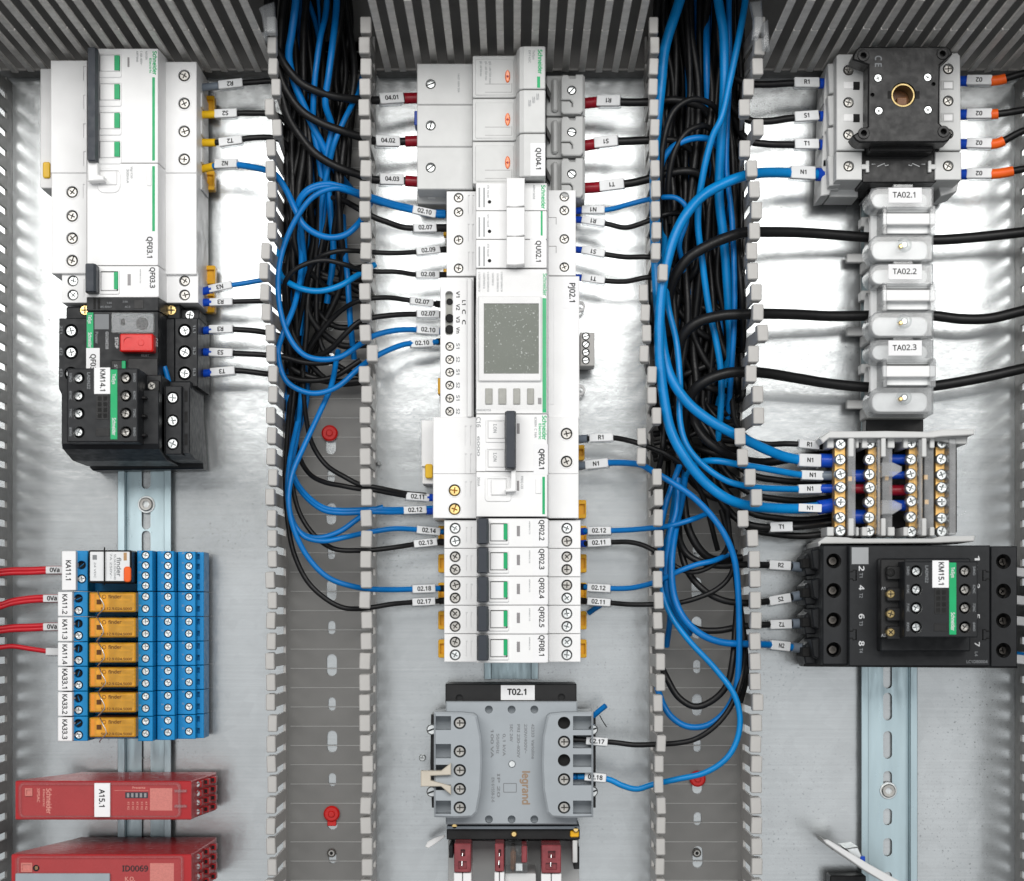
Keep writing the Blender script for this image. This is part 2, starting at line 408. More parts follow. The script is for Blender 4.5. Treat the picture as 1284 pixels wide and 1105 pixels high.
# screws -----------------------------------------------------------------------
def cross(a, w): return [(w, -a), (w, -w), (a, -w), (a, w), (w, w), (w, a), (-w, a), (-w, w), (-a, w), (-a, -w), (-w, -w), (-w, -a)]
def screw_mesh(mat, kind):
    b = MB()
    if kind == 'cross': b.prism(circ(0, 0, 1, 18), -1.6, 0, 0.2, [(cross(0.66, 0.12), 0.2, 0.3)])
    elif kind == 'slot': b.prism(circ(0, 0, 1, 18), -1.6, 0, 0.2, [([(-0.80, -0.15), (0.80, -0.15), (0.80, 0.15), (-0.80, 0.15)], 0.4, 0.6)])
    elif kind == 'combo':
        c = [(0.12, -0.55), (0.12, -0.12), (0.80, -0.12), (0.80, 0.12), (0.12, 0.12), (0.12, 0.55), (-0.12, 0.55), (-0.12, 0.12), (-0.55, 0.12), (-0.55, -0.12), (-0.12, -0.12), (-0.12, -0.55)]
        b.prism(circ(0, 0, 1, 18), -1.6, 0, 0.2, [(c, 0.2, 0.35)])
    elif kind == 'hex': b.prism(circ(0, 0, 1, 22), -1.0, 0, 0.12, [(circ(0, 0, 0.55, 6), 0.7)])
    return b.mesh('screw', mat)
SCR = {}
def screw(parent, px, py, z, r, mat='zinc', kind='cross', rot=None, name='terminal_screw'):
    if (mat, kind) not in SCR: SCR[mat, kind] = screw_mesh(mat, kind)
    return inst(SCR[mat, kind], name, parent, P(px, py, z), r, random.uniform(0, 3.1) if rot is None else math.radians(rot))
def hc(px, py, z, r, depth, n=18): return (circ(X(px, z), Y(py, z), r, n), depth)
def hr(px0, py0, px1, py1, z, depth):
    return ([(X(px0, z), Y(py1, z)), (X(px1, z), Y(py1, z)), (X(px1, z), Y(py0, z)), (X(px0, z), Y(py0, z))], depth)
def rp(px0, py0, px1, py1, z): return hr(px0, py0, px1, py1, z, 0)[0]
def rr(px0, py0, px1, py1, z, r): return rrect(X(px0, z), Y(py1, z), X(px1, z), Y(py0, z), r)
def pp(pts, z): return [(X(a, z), Y(b, z)) for a, b in pts]

# wires ------------------------------------------------------------------------
def spline(pts, step=1.6):
    p = [Vector(q) for q in pts]; out = []
    p = [p[0]+(p[0]-p[1])]+p+[p[-1]+(p[-1]-p[-2])]
    for i in range(1, len(p)-2):
        a, b, c, d = p[i-1], p[i], p[i+1], p[i+2]
        n = max(2, int((c-b).length/step))
        t0 = 0.0; t1 = max((b-a).length, .01)**.5; t2 = t1+max((c-b).length, .01)**.5; t3 = t2+max((d-c).length, .01)**.5
        for k in range(n):
            t = t1+(t2-t1)*k/n
            A1 = a*((t1-t)/(t1-t0))+b*((t-t0)/(t1-t0)); A2 = b*((t2-t)/(t2-t1))+c*((t-t1)/(t2-t1)); A3 = c*((t3-t)/(t3-t2))+d*((t-t2)/(t3-t2))
            B1 = A1*((t2-t)/(t2-t0))+A2*((t-t0)/(t2-t0)); B2 = A2*((t3-t)/(t3-t1))+A3*((t-t1)/(t3-t1))
            out.append(B1*((t2-t)/(t2-t1))+B2*((t-t1)/(t2-t1)))
    out.append(p[-2]); return out
def cut(path, s0, s1):
    out = []; s = 0
    for i in range(len(path)-1):
        l = (path[i+1]-path[i]).length
        if s+l >= s0 and s <= s1:
            if not out: out.append(path[i].lerp(path[i+1], max(0, (s0-s)/l) if l else 0))
            out.append(path[i+1].lerp(path[i], max(0, (s+l-s1)/l) if l else 0))
        s += l
    return out
def wire(label, mat, r, pts, marks=(), sleeves=(), group=None, name='wire', twin=None, cat='wire'):
    """pts: (px,py,z) from the terminal outwards; marks: (px centre, length px, text, rotation);
    sleeves: (material, from mm, to mm, radius, name); twin: offset (dx,dy px) of a second core in the same sleeve"""
    w3 = [P(*q) for q in pts]; org = w3[0]
    if not marks and not sleeves and twin is None:
        return MB().tube(spline(w3), r, 8 if r < 1.8 else 12).solo(name, mat, label, cat, org, group)
    t = bpy.data.objects.new(name, None); t.empty_display_size = .01; fin(t, None, org); tag(t, label, cat, group)
    path = spline(w3)
    MB().tube(path, r, 12).part(t, 'insulation', mat)
    if twin: MB().tube(spline([P(a+twin[0], b+twin[1], c) for a, b, c in pts]), r, 12).part(t, 'insulation', mat)
    for m, a, b, rad, nm in sleeves:
        q = cut(path, a, b)
        if len(q) > 1: MB().tube(q, rad, 14).part(t, nm, m)
    for mpx, ln, s, rot in marks:
        best = min(range(1, len(path)-1), key=lambda i: abs(path[i].x*sc(path[i].z)+VX-mpx) if i*1.6 < 60 else 1e9)
        c = path[best]; d = (path[min(best+3, len(path)-1)]-path[max(best-3, 0)]).normalized()
        if d.x < 0: d = -d
        sd = Vector((0, 0, 1)).cross(d).normalized(); nn = d.cross(sd)
        L = ln/sc(c.z)/2; hw = max(2.15, r+0.75); hi = r+0.75+abs(twin[1])*.0 if twin else r+0.75
        b = MB()
        def tr(v): return tuple(c+d*v[0]+sd*v[1]+nn*v[2])
        oy = -twin[1]/sc(c.z)/2 if twin else 0
        k = MB().box(-L, -hw+oy, 0.1, L, hw+oy, hi, 0.35); b.add([tr(v) for v in k.v], k.f)
        mo = b.part(t, 'marker_label', 'sleeve')
        k = MB().box(-L*0.98, -hw-0.7+oy, -r-.3, L*0.98, hw+0.35+oy, 0.05, 0.5)
        MB().add([tr(v) for v in k.v], k.f).part(t, 'marker_sleeve', 'clearsleeve')
        if s:
            o = text(mo, s, VX, VY, 0, 5.0, 0, 'print', fw=0.03); tp = Vector(tr((0, oy, hi+.08))); w_ = WO[mo.name]
            o.location = tuple((tp[i]-w_[i])*U for i in range(3))
            R3 = Matrix((d, sd, nn)).transposed() @ Matrix.Rotation(math.radians(rot), 3, 'Z'); o.rotation_euler = R3.to_euler()
    return t

# ================================================================ setting
pl = MB().box(X(-60, 0), Y(1240, 0), -3, X(1345, 0), Y(40, 0), 0, 0.2)
pl.solo('back_plate', 'plate', 'zinc coated steel mounting plate behind all the devices', None, (0, 0, 0), kind='structure')

# ---------------------------------------------------------------- slotted wiring ducts
PITCH = 12.5
def finger_mesh(tall, tabw, tabh=8.0, matn='ductgrey'):
    b = MB()
    b.box(-0.8, -3.9, 10, 0.8, 3.9, tall-7.5, 0.2)
    b.box(-tabw, -5.0, tall-8, tabw, 5.0, tall, 0.55)
    b.box(-tabw+0.6, -5.35, tall-9.2, tabw-0.6, 5.35, tall-7.4, 0.3)
    return b.mesh('finger', matn)
FM = [finger_mesh(80, 2.75), finger_mesh(80, 3.3)]
def duct(label, lx0, lx1, rx0, rx1, ya, yb, holes, bend_l, bend_r, cx):
    """lx0/lx1: base px of the left wall at y=100 and y=1080, rx the same on the right"""
    f = lambda a, b, y: a+(b-a)*(y-100)/980.0
    t = thing('wiring_duct', label, 'wiring duct', (lx0+rx0)/2, yb)
    zt = 2.0
    poly = pp([(f(lx0, lx1, ya), ya), (f(lx0, lx1, yb), yb), (f(rx0, rx1, yb), yb), (f(rx0, rx1, ya), ya)], zt)
    hs = []
    for y, kind in holes:
        s = sc(zt); cxx = X(cx+(y-600)*0.004, zt); cy = Y(y, zt)
        wd, ht = {'L': (6.6, 14.2), 'S': (4.9, 8.6), 'D': (4.5, 4.6)}[kind]
        hs.append((rrect(cxx-wd/2, cy-ht/2, cxx+wd/2, cy+ht/2, wd/2-0.05, 5), None))
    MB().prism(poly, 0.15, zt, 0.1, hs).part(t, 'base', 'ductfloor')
    for a, b in ((lx0, lx1), (rx0, rx1)):
        k = 1.6 if a == lx0 else -1.6
        x0, x1 = X(f(a, b, ya), 0), X(f(a, b, yb), 0)
        MB().prism([(x0-.8, Y(ya, 0)), (x0+.8, Y(ya, 0)), (x1+.8, Y(yb, 0)), (x1-.8, Y(yb, 0))], 0.2, 10.4, 0.15).part(t, 'side_wall', 'ductgrey')
    y0, y1 = Y(yb, 0), Y(ya, 0); n = int((y1-y0)/PITCH); rd = random.Random(int(lx0))
    lines = MB()
    me0 = None
    for i in range(n):
        y = y0+PITCH*(i+0.5); py = VY-y*sc(0)
        xa, xb = X(f(lx0, lx1, py), 0), X(f(rx0, rx1, py), 0)
        if me0 is None:
            me0 = MB().box(-(xb-xa)/2+3, -0.28, 2.0, (xb-xa)/2-3.5, 0.28, 2.35, 0.1).mesh('score_line', 'ductglint')
        inst(me0, 'score_line', t, ((xa+xb)/2, y+PITCH/2, 0))
        for side, xx, bd in ((0, xa, bend_l), (1, xb, bend_r)):
            ang = bd(py)
            if ang is None: continue
            if rd.random() < .06: ang += rd.choice((-2.5, 2.5, 3))
            inst(FM[side], 'finger', t, (xx, y+rd.uniform(-.35, .35), 0), rz=math.radians(rd.uniform(-2.5, 2.5)),
                 ry=math.radians(ang+rd.uniform(-0.7, 0.7)))
    return t
def bl1(y):
    return -3.0 if 300 < y < 420 else (2.2 if 150 < y < 200 else 0)
def br1(y): return 0
def bl2(y):
    return -5.0 if 380 < y < 470 else (-6.5 if 560 < y < 600 else (-2.5 if 470 <= y < 520 else 0))
random.seed(11)
_z = {}
def br2(y):
    if 60 < y < 240: return random.choice((-3.5, 4.0, 1.0, -1.0, 3.0))
    if 240 <= y < 560: return random.choice((0, 1.5, 0, 0, -1, 4.5))
    if 560 <= y < 690: return random.choice((-5, -3, -4.5, -1.5, -6))
    return 0
D1 = duct('left of the two slotted grey wiring ducts in the middle, black and blue wires inside', 360, 359, 470, 471, 52, 1200,
     [(411, 'D'), (354, 'L'), (450, 'S'), (556, 'L'), (597, 'S'), (644, 'L'), (693, 'S'), (740, 'L'), (787, 'S'), (834, 'L'), (883, 'S'),
      (930, 'L'), (978, 'S'), (1027, 'L'), (1075, 'S')], bl1, br1, 415)
D2 = duct('right of the two slotted grey wiring ducts, with thick blue wires inside', 809, 817, 924, 931, 52, 1200,
     [(404, 'S'), (460, 'S'), (692, 'S'), (738, 'L'), (787, 'L'), (836, 'S'), (884, 'L'), (935, 'S'), (982, 'L'), (1027, 'S'), (1075, 'L')], bl2, br2, 873)

# ducts along the left and right cabinet edge: only their inner wall is in view
def edge_duct(label, px, sgn, tall=80):
    t = thing('wiring_duct', label, 'wiring duct', px, 1200)
    x = X(px, 0)
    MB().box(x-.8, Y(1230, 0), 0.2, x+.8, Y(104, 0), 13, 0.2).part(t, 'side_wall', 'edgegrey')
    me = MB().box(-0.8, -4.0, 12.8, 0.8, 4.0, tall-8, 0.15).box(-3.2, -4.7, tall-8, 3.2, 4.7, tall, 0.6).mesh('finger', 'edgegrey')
    y = Y(1225, 0)
    while y < Y(108, 0):
        inst(me, 'finger', t, (x, y, 0)); y += PITCH
    return t
E1 = edge_duct('slotted grey wiring duct along the left cabinet edge, red wires reach it', 14, 1)
E2 = edge_duct('slotted grey wiring duct along the right cabinet edge', 1274, -1)

# horizontal duct along the top
def top_duct():
    t = thing('wiring_duct', 'horizontal wiring duct, inside coloured as shade, with tall slats across the top edge', 'wiring duct', 645, 97)
    y = Y(98, 0); xl, xr = X(-160, 0), X(1450, 0)
    for a, b in ((xl, X(352, 0)), (X(474, 0), X(806, 0)), (X(930, 0), xr)):
        MB().box(a, y, 0.2, b, y+1.6, 17, 0.2).part(t, 'side_wall', 'ductshade')
    MB().box(xl, y+1.7, 0.3, xr, y+95, 2, 0.2).part(t, 'base', 'ductshade')
    MB().box(xl, y+95, 0.3, xr, y+96.5, 165, 0.2).part(t, 'side_wall', 'ductshade')
    MB().box(xl, y+26, 164, xr, y+98, 166, 0.2).part(t, 'light_blocker', 'ductgrey')  # unseen cover, added to keep the gaps between the slats dark
    b = MB().box(-2.1, -0.7, 17.2, 2.1, 0.9, 105, 0.2).box(-1.7, -0.3, 104, 1.7, 0.8, 108, 0.2).box(-2.1, -0.7, 107, 2.1, 0.9, 163, 0.2)
    me = b.mesh('slat', 'topslat')
    x = xl+3; rd = random.Random(3)
    while x < xr:
        px = x*sc(0)+VX
        if not (350 < px < 474 or 806 < px < 930):
            inst(me, 'slat', t, (x+rd.uniform(-.5, .5), y+rd.uniform(-.4, .6), rd.uniform(-2, 0)), rz=math.radians(rd.uniform(-9, 9)))
        x += 10.4
    return t
T1 = top_duct()

# ---------------------------------------------------------------- DIN rails
def din_rail(label, x0, x1, ya, yb, slots, bolts):
    t = thing('mounting_rail', label, 'mounting rail', (x0+x1)/2, yb)
    xa, xb = X(x0, 9.5), X(x1, 9.5); y0, y1 = Y(yb, 7.5), Y(ya, 7.5); cx = (xa+xb)/2
    f = 4.6; h = 9.5
    for q in (0, 1):
        MB().box((xa, xb-f)[q], y0, h-1, (xa+f, xb)[q], y1, h, 0.25).part(t, 'flange', 'rail')
        MB().box((xa+f-1.0, xb-f+.02)[q], y0, 0.3, (xa+f-.02, xb-f+1.0)[q], y1, h-1.02, 0.1).part(t, 'web_side', 'rail')
    hs = []
    for ys, ln in slots:
        c = Y(ys, 1.5); hs.append((rrect(cx-2.9, c-ln/2, cx+2.9, c+ln/2, 2.8, 5), None))
    MB().prism([(xa+f+.03, y0), (xb-f-.03, y0), (xb-f-.03, y1), (xa+f+.03, y1)], 2.6, 3.6, 0.12, hs).part(t, 'web', 'rail')
    for by in bolts:
        b = thing_none = None
        o = inst(screw_mesh('steel', 'hex'), 'bolt', t, (cx+0.3, Y(by, 1.5), 6.6), 4.4)
        inst(MB().prism(circ(0, 0, 5.6, 24), 3.6, 4.4, .2).mesh('washer', 'zinc'), 'washer', t, (cx+0.3, Y(by, 1.5), 0))
    # press mark ticks beside the slots
    return t
din_rail('steel mounting rail under the blue relay sockets on the left', 147.5, 214.5, 110, 1190,
         [(597, 17), (648, 17), (683, 18), (937, 17), (965, 18), (1010, 17), (1040, 16)], [633])
din_rail('steel mounting rail behind the white breakers in the middle column', 607, 675, 110, 852, [], [])
din_rail('steel mounting rail with open slots below the large black contactor', 1080, 1150.5, 110, 1190,
         [(520, 16), (846, 18), (886, 18), (934, 18), (980, 14), (1024, 11), (1062, 12), (1110, 18)], [991])

# loose rivets and screws fastening the ducts
def rivet(label, px, py, tail):
    t = thing('duct_rivet', label, 'rivet', px, py, 2, 'red push rivets in the duct floors')
    b = MB(); b.prism(circ(X(px, 6), Y(py, 6), 5.2, 24), 2.2, 5.6, 1.0); b.part(t, 'head', 'red')
    MB().prism(circ(X(px, 6), Y(py, 6), 2.2, 18), 5.7, 6.6, .5).part(t, 'pin', 'red')
    if tail: MB().pb(px-5, py+8, px+6, py+15, 2.2, 4.2, .4).part(t, 'tail', 'red')
rivet('red push rivet in the left duct floor, just below the wires', 413, 543, False)
rivet('red push rivet with a short tail near the bottom of the left duct', 415.5, 1021, True)
rivet('red push rivet in the right duct floor behind a blue wire', 875, 977, False)
for px, py, lb in ((415.5, 1070, 'dark round screw head at the very bottom of the left duct floor'), (874, 1070, 'pale round screw head at the bottom of the right duct floor')):
    t = thing('duct_screw', lb, 'screw', px, py, 2)
    MB().prism(circ(X(px, 5), Y(py, 5), 2.9, 20), 2.2, 5, 1.0).part(t, 'head', 'steel')
    MB().prism(circ(X(px, 5), Y(py, 5), 1.2, 6), 5.02, 5.3, .1).part(t, 'socket', 'hole')

# ================================================================ middle column
ZS, ZN = 52.0, 73.0                         # terminal shoulder and nose height of the rail devices
def vents(px0, py0, px1, py1, z, depth=0.8):
    w = (px1-px0)*0.26
    return [hr(px0, py0, px0+w, py1, z, depth), hr(px1-w, py0, px1, py1, z, depth)]
def nose(mb, x0, x1, y0, y1, zs=ZS-8, zn=ZN, lip=4):
    # sloped flank to the right, as on the photographed breakers
    xa, xb = X(x0, zn), X(x1, zn); ya, yb = Y(y0, zn), Y(y1, zn)
    mb.prism([(xa, zs), (xb+1.2, zs), (xb+1.2, ZS+2), (xb, zn-3), (xb-0.6, zn), (xa+.3, zn), (xa, zn-.5)], -ya+.08, -yb-.08, 0.25, axis='y')
def yspan(y0, y1, z=ZN): return Y(y0, z), Y(y1, z)
def shoulder(mb, x0, x1, ya, yb, z, holes=(), z0=9):
    mb.prism([(X(x0, z), yb+.08), (X(x1, z), yb+.08), (X(x1, z), ya-.08), (X(x0, z), ya-.08)], z0, z, 0.3, holes)
def vtext(par, s, px, y0, y1, z, mat='print', w=1.0, fw=0.022, h=None):
    """lettering that reads downwards, fitted between y0 and y1"""
    o = text(par, s, px, (y0+y1)/2, z, h or 7.0, -90, mat, fw=fw)
    me = o.data; xs = [v.co.x for v in me.vertices]; wd = max(xs)-min(xs)
    k = (y1-y0)/sc(z)*U/wd; o.scale = (k, o.scale[1] if h else min(k*1.05, o.scale[1]*1.4), k); return o
def clip(t, px0, py0, px1, py1, z=14):
    b = MB().prism(rr(px0, py0, px1, py1, z, 1.0), 8, z, .3, [(rr(px0+2, py0+5, px1-1.5, py1-5, z, .6), 2.5)])
    return b.part(t, 'rail_clip', 'yelclip')

def collar(t, px, py, z):
    if 'c' not in COLLAR: COLLAR['c'] = MB().prism(circ(0, 0, 4.5, 22), -.2, .35, .15, [(circ(0, 0, 3.8, 22), None)]).mesh('terminal_collar', 'white')
    inst(COLLAR['c'], 'terminal_collar', t, P(px, py, z))
COLLAR = {}
def small_breaker(label, y0, y1, txt, group='slim single module breakers', clips=True, shift=0.0):
    OFF[0] = shift
    t = thing('circuit_breaker', label, 'circuit breaker', 642, (y0+y1)/2, 6, group)
    ya, yb = yspan(y0, y1)
    b = MB(); zs = ZS
    py = lambda fr: VY-(ya+(yb-ya)*fr-OFF[1])*sc(zs)
    pn = lambda fr: VY-(ya+(yb-ya)*fr-OFF[1])*sc(ZN)
    s1, s2 = 0.29, 0.745
    shoulder(b, 557, 598, ya, yb, zs, [hc(570.7, py(s1), zs, 3.5, 4), hc(570.7, py(s2), zs, 3.5, 4)]+vents(584.5, py(.25), 592.5, py(.8), zs))
    shoulder(b, 687, 728, ya, yb, zs, [hc(710.8, py(s1), zs, 3.5, 4), hc(710.8, py(s2), zs, 3.5, 4)])
    nose(b, 597.5, 687, y0, y1)
    h = b.part(t, 'housing', 'white')
    for x in (570.7, 710.8):
        for f_ in (s1, s2): screw(t, x, py(f_), zs-1.7, 3.1, random.choice(('zinc', 'steel', 'steel')), 'combo')
    # operating handle, rocker with green flag
    hb = MB(); hb.prism([(X(599, ZN), 64), (X(612, ZN), 64), (X(612, 84)+.3, 82), (X(610, 84), 84.5), (X(600, 84), 84), (X(599, 84)-.6, 80)], -Y(y0+1, ZN), -Y(y1-3.5, ZN), .4, axis='y').part(t, 'handle', 'charcoal')
    MB().prism(rr(613, pn(.12), 638, pn(.90), ZN+.9, .9), ZN-1, ZN+.9, .3, [(rr(614.5, pn(.17), 636.5, pn(.80), ZN+.9, .5), .9)]).part(t, 'rocker_frame', 'white')
    rk = MB().prism(rr(615, pn(.20), 635, pn(.78), ZN+1.1, .5), ZN-.4, ZN+1.1, .4).part(t, 'rocker', 'white')
    MB().pb(631.5, pn(.19), 636.2, pn(.74), ZN, ZN+1.6, .15).part(rk, 'green_flag', 'green')
    MB().pb(648, pn(.26), 652, pn(.62), ZN-.5, ZN+.15, .05).part(t, 'indicator_window', 'window')
    lp = MB().pb(668, pn(.03), 687, pn(.97), ZN-.5, ZN+.12, .05).part(t, 'label_strip', 'paper')
    vtext(lp, txt, 679, pn(.02)+1.0, pn(.02)+27, ZN+.12)
    for k, xx in enumerate((664.0,)):
        vtext(h, 'A9F94610 C10', xx, pn(.1), pn(.55), ZN, 'printgrey', h=1.6)
    MB().box(X(597, ZN), ya-.05, ZN-6, X(687, ZN)-.5, ya+.05, ZN-.05, 0).part(t, 'seam', 'window')
    if clips:
        clip(t, 549.5, py(.2), 560, py(.85)); clip(t, 725, py(.2), 735.5, py(.85))
    OFF[0] = 0
    return t
Y0 = 650.2; PB = 36.3
for i, (nm, desc) in enumerate((('QF02.2', 'slim white breaker labelled QF02.2, topmost of the five'), ('QF02.3', 'slim white breaker labelled QF02.3 with no wires attached'),
                       ('QF02.4', 'slim white breaker labelled QF02.4, third of the five'), ('QF02.5', 'slim white breaker labelled QF02.5 between QF02.4 and QF08.1'),
                       ('QF08.1', 'slim white breaker labelled QF08.1, lowest of the five'))):
    small_breaker(desc, Y0+i*PB, Y0+(i+1)*PB-.3, nm)

# ---- two pole breaker with residual current block, QF02.1
def rcd_mid():
    t = thing('residual_current_breaker', 'white two pole residual current breaker labelled QF02.1 with charcoal handle', 'circuit breaker', 642, 585, 6)
    b = MB()
    ya, ym, yb = Y(519.5, ZN), Y(591.5, ZN), Y(648, ZN); z = 56
    pz = lambda y: VY-y*sc(z)
    b.pb(528.5, 527, 545, 585, 8, 36, .4)
    b.pb(529.5, 585, 545, 607, 8, 33, .4)
    b.prism(rp(543, pz(ya), 597, pz(ym), z), 9, z, .3, vents(583, 534, 592, 559, z)+vents(583, 569, 592, 594, z))
    b.prism(rp(543, pz(ym)+.3, 597, pz(yb), z), 9, z, .3, [hc(570, 615, z, 3.9, 4), hc(570, 638.5, z, 3.9, 4)]+vents(583, 604, 592, 624, z))
    b.prism(rp(687, pz(ya), 725.5, pz(ym), z), 9, z, .3, [hc(710.4, 544, z, 3.7, 4), hc(710.4, 579, z, 3.7, 4)])
    b.prism(rp(687, pz(ym)+.3, 725.5, pz(yb), z), 9, z, .3)
    nose(b, 597, 687, 519.5, 591.3); nose(b, 597, 687, 591.8, 648)
    h = b.part(t, 'housing', 'white')
    for x, y in ((570, 615), (570, 638.5)): screw(t, x, y, z-1.6, 3.5, 'brass', 'combo')
    for x, y in ((710.4, 544), (710.4, 579)): screw(t, x, y, z-1.6, 3.4, 'steel', 'combo')
    for x, y in ((570, 615), (570, 638.5), (710.4, 544), (710.4, 579)): collar(t, x, y, z)
    MB().prism([(X(634, ZN), 64), (X(647, ZN), 64), (X(647, 86), 84), (X(645, 86), 86.5), (X(635, 86), 86), (X(634, 86)-.5, 82)], -Y(518, ZN), -Y(589, ZN), .5, axis='y').part(t, 'handle', 'charcoal')
    for y0, y1 in ((527, 555), (563, 591)):
        MB().prism(rr(609, y0-1, 634, y1, ZN+.8, .8), ZN-1, ZN+.8, .3, [(rr(611, y0+.5, 633, y1-4.5, ZN+.8, .4), 1.2)]).part(t, 'rocker_frame', 'white')
        r = MB().prism(rr(612, y0+1.5, 633, y1-5, ZN+1, .4), ZN-.6, ZN+1.0, .4).part(t, 'rocker', 'white')
        vtext(r, 'I.ON', 620.5, y0+5, y0+16, ZN+1.0, 'printgrey', h=4)
    vtext(h, 'C16', 599.8, 523, 536, ZN, 'printgrey', h=5); vtext(h, '6000', 599.8, 547, 572, ZN, 'printgrey', h=3)
    MB().pb(648, 531, 651.6, 544, ZN-.4, ZN+.15, .05).part(t, 'indicator_window', 'window')
    lp = MB().pb(669, 557, 687, 595.5, ZN-.5, ZN+.12, .05).part(t, 'label_strip', 'paper')
    vtext(lp, 'QF02.1', 679, 563.5, 589, ZN+.12, fw=.03)
    vtext(h, 'Schneider', 682.3, 521, 552, ZN, 'printgreen', fw=.03)
    vtext(h, 'Electric', 677, 531, 551, ZN, 'printgreen', h=3)
    vtext(h, 'iC60N  C 16A', 671.5, 523, 549, ZN, 'printgrey', h=2.8)
    # residual current part: test toggle, white link arm, test button
    MB().prism(rr(608, 597, 641, 629, ZN+.8, 2.0), ZN-1, ZN+.8, .3, [(rr(611, 600, 636, 622, ZN+.8, .6), 1.0)]).part(t, 'rocker_frame', 'white')
    MB().prism(rr(615.5, 601, 635, 621, ZN+1.2, .5), ZN-.6, ZN+1.2, .5).part(t, 'rocker', 'white')
    MB().prism(pp([(641, 590), (647, 590), (647, 616), (634, 617), (633, 614), (640, 612)], 80), ZN, 80, .4).part(t, 'link_arm', 'white')
    MB().pb(648.2, 603, 651, 615.5, ZN-.4, ZN+.15, .05).part(t, 'indicator_window', 'window')
    MB().prism(rr(671.5, 600, 678.5, 619, ZN+.7, .4), ZN-1, ZN+.7, .2).part(t, 'test_button', 'white')
    MB().pb(680, 598, 683.3, 645, ZN-.3, ZN+.13, .03).part(t, 'green_stripe', 'green')
    vtext(h, '30mA', 600, 598, 610, ZN, 'printgrey', h=3.4); vtext(h, 'FREQ-CEI', 654.5, 597, 613, ZN, 'printgrey', h=2.6)
    MB().prism(rr(533, 582, 542.5, 599.5, 37.5, 1.2), 30, 37.5, .5).part(t, 'rail_clip', 'yellow')
    clip(t, 722, 558, 733, 577); clip(t, 724, 627, 735, 650)
rcd_mid()

